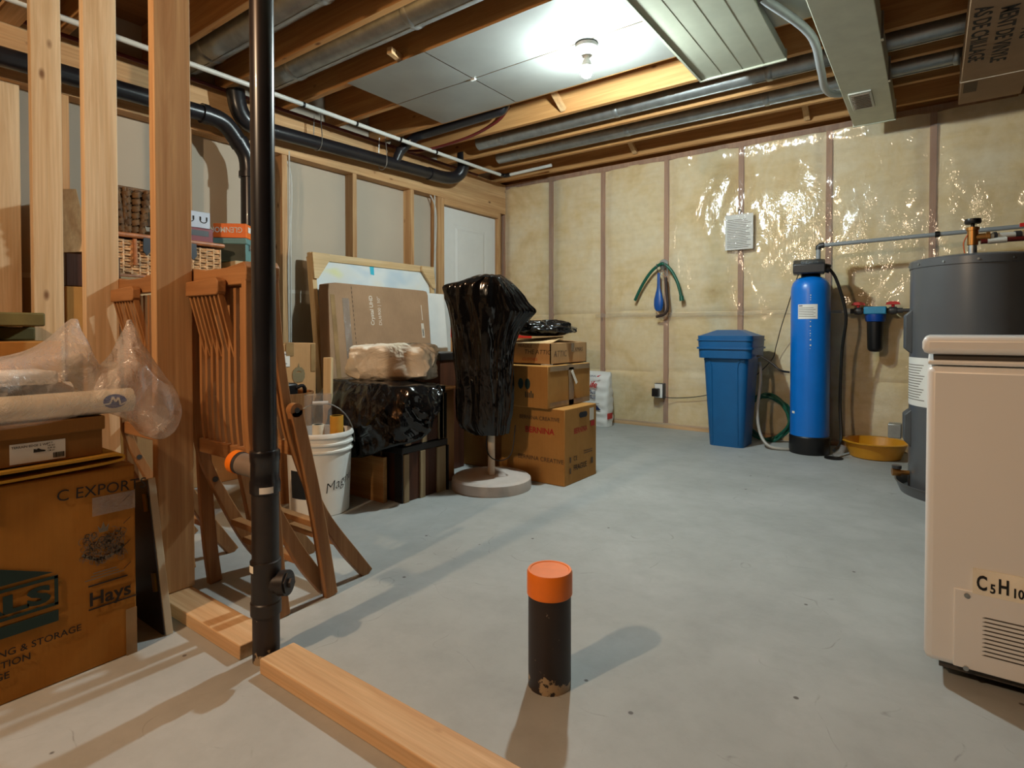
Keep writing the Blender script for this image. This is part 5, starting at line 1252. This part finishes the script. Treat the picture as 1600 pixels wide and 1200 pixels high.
# basin and floor drain
c = V((-.295, 4.475, 0))
t = thing('basin', 'round mustard yellow plastic basin on the floor by the wall', 'basin', tuple(c))
ob('bowl', MB().lathe(c, [(.001, 0), (.135, 0), (.145, .006), (.178, .098), (.196, .102), (.198, .108), (.190, .111), (.174, .108), (.141, .012), (.001, .010)], 64, cap=False), 'basin', t)
t = thing('floor_drain', 'small black floor drain with a clear hose end beside the basin', 'drain', (-.51, 4.26, 0))
ob('drain_cover', MB().lathe((-.51, 4.26, 0), [(.001, .0), (.055, .0), (.056, .006), (.001, .008)], 28), 'black', t)
ob('hose_end', MB().tube(smoothpath([(-.51, 4.27, .012), (-.475, 4.29, .04), (-.46, 4.31, .08)], 5), .018, 14), 'jar', t)

# hung on the wall
y = 4.70
t = thing('paper_sheet', 'white paper in a clear plastic sleeve hanging on the wall', 'paper', (-1.23, y, 1.62))
ob('page', MB().box(-1.335, -1.125, y, y + .002, 1.475, 1.75), 'paper', t)
mb = MB()
for i in range(17): mb.box(-1.32, -1.16 + .02 * math.sin(i * 1.9), y - .0008, y - .0002, 1.49 + i * .0135, 1.4945 + i * .0135)
ob('typed_text', mb, 'ink_grey', t, smooth=False)
ob('sleeve', MB().grid(lambda u, v: (-1.345 + .23 * u, y - .006 - .006 * math.sin(PI * v) - .004 * math.sin((u - .5) * 34 * (1.2 - v)), 1.465 + .295 * v), 60, 14), 'sleeve', t)
ob('hanging_nail', MB().tube([(-1.232, y + .04, 1.792), (-1.232, y - .012, 1.786)], .004, 8).tube([(-1.232, y - .008, 1.79), (-1.232, y - .008, 1.752)], .003, 8), 'black', t)
t = thing('wall_hook', 'silver double hook screwed to the stud above the green hose', 'hook', (-1.848, y, 1.40))
ob('hook_plate', MB().lathe((0, 0, 0), [(.001, -.004), (.038, -.004), (.04, 0), (.038, .004), (.001, .004)], 24, Matrix.Translation((-1.848, y + .012, 1.405)) @ Matrix.Rotation(PI / 2, 4, 'X')), 'steel', t)
for s in (-1, 1): ob('hook_arm', MB().tube(smoothpath([(-1.848 + s * .014, y + .01, 1.41), (-1.848 + s * .03, y - .02, 1.40), (-1.848 + s * .038, y - .045, 1.375), (-1.848 + s * .034, y - .06, 1.40)], 5), .0045, 8), 'steel', t)
tag(ob('hose_piece', MB().tube(smoothpath([(-2.095, y - .02, 1.10), (-2.03, y - .022, 1.225), (-1.95, y - .026, 1.335), (-1.87, y - .03, 1.395), (-1.83, y - .03, 1.398), (-1.77, y - .026, 1.345), (-1.715, y - .022, 1.24), (-1.68, y - .02, 1.11)], 6), .013, 12).tube([(-1.682, y - .02, 1.125), (-1.677, y - .02, 1.085)], [.018, .02], 12), 'hose', loc=(-1.85, y, 1.39)), 'short arched piece of green hose hung over the wall hook', 'hose')
t = thing('scoop', 'blue long-handled scoop hanging from the wall hook', 'scoop', (-1.88, y, 1.0))
ob('scoop_body', MB().lathe((0, 0, 0), [(.001, 1.00), (.022, 1.005), (.036, 1.025), (.042, 1.06), (.040, 1.10), (.028, 1.15), (.017, 1.19), (.014, 1.22), (.013, 1.29), (.012, 1.325), (.001, 1.33)], 24, Matrix.Translation((-1.875, y - .03, 0)) @ Matrix.Scale(.5, 4, (0, 1, 0))), 'blue_tool', t)
ob('hanging_cord', MB().tube(smoothpath([(-1.880, y - .03, 1.325), (-1.885, y - .045, 1.37), (-1.882, y - .05, 1.385)], 4), .003, 6), 'black', t)
t = thing('bent_tube', 'dark brown L-shaped rubber tube hanging from the wall hook', 'tube', (-1.81, y, 1.0))
ob('rubber_tube', MB().tube(smoothpath([(-1.812, y - .03, 1.285), (-1.805, y - .03, 1.17), (-1.793, y - .03, 1.06), (-1.80, y - .03, 1.005), (-1.83, y - .03, .972), (-1.895, y - .03, .955)], 6), .012, 12), plain('brown_rubber', srgb(52, 36, 30), .5), t)
ob('spring_clip', MB().tube(smoothpath([(-1.83, y - .045, 1.385), (-1.825, y - .03, 1.33), (-1.80, y - .03, 1.30), (-1.80, y - .035, 1.37)], 5), .003, 6).tube([(-1.85 + .012 * math.cos(i * .8), y - .03 + .006 * math.sin(i * .8), 1.30 + i * .0035) for i in range(24)], .0025, 6), 'steel', t)
t = thing('wall_outlet', 'white electrical outlet with a black power adapter plugged in, low on wall', 'outlet', (-1.88, y, .325))
ob('box_housing', MB().box(-1.922, -1.838, 4.70, 4.75, .258, .385), 'charcoal', t, bevel=.004)
ob('cover_plate', MB().box(-1.917, -1.848, 4.694, 4.70, .262, .380), 'white', t, bevel=.002)
ob('power_adapter', MB().box(-1.925, -1.868, 4.645, 4.694, .275, .345), 'black', t, bevel=.006)
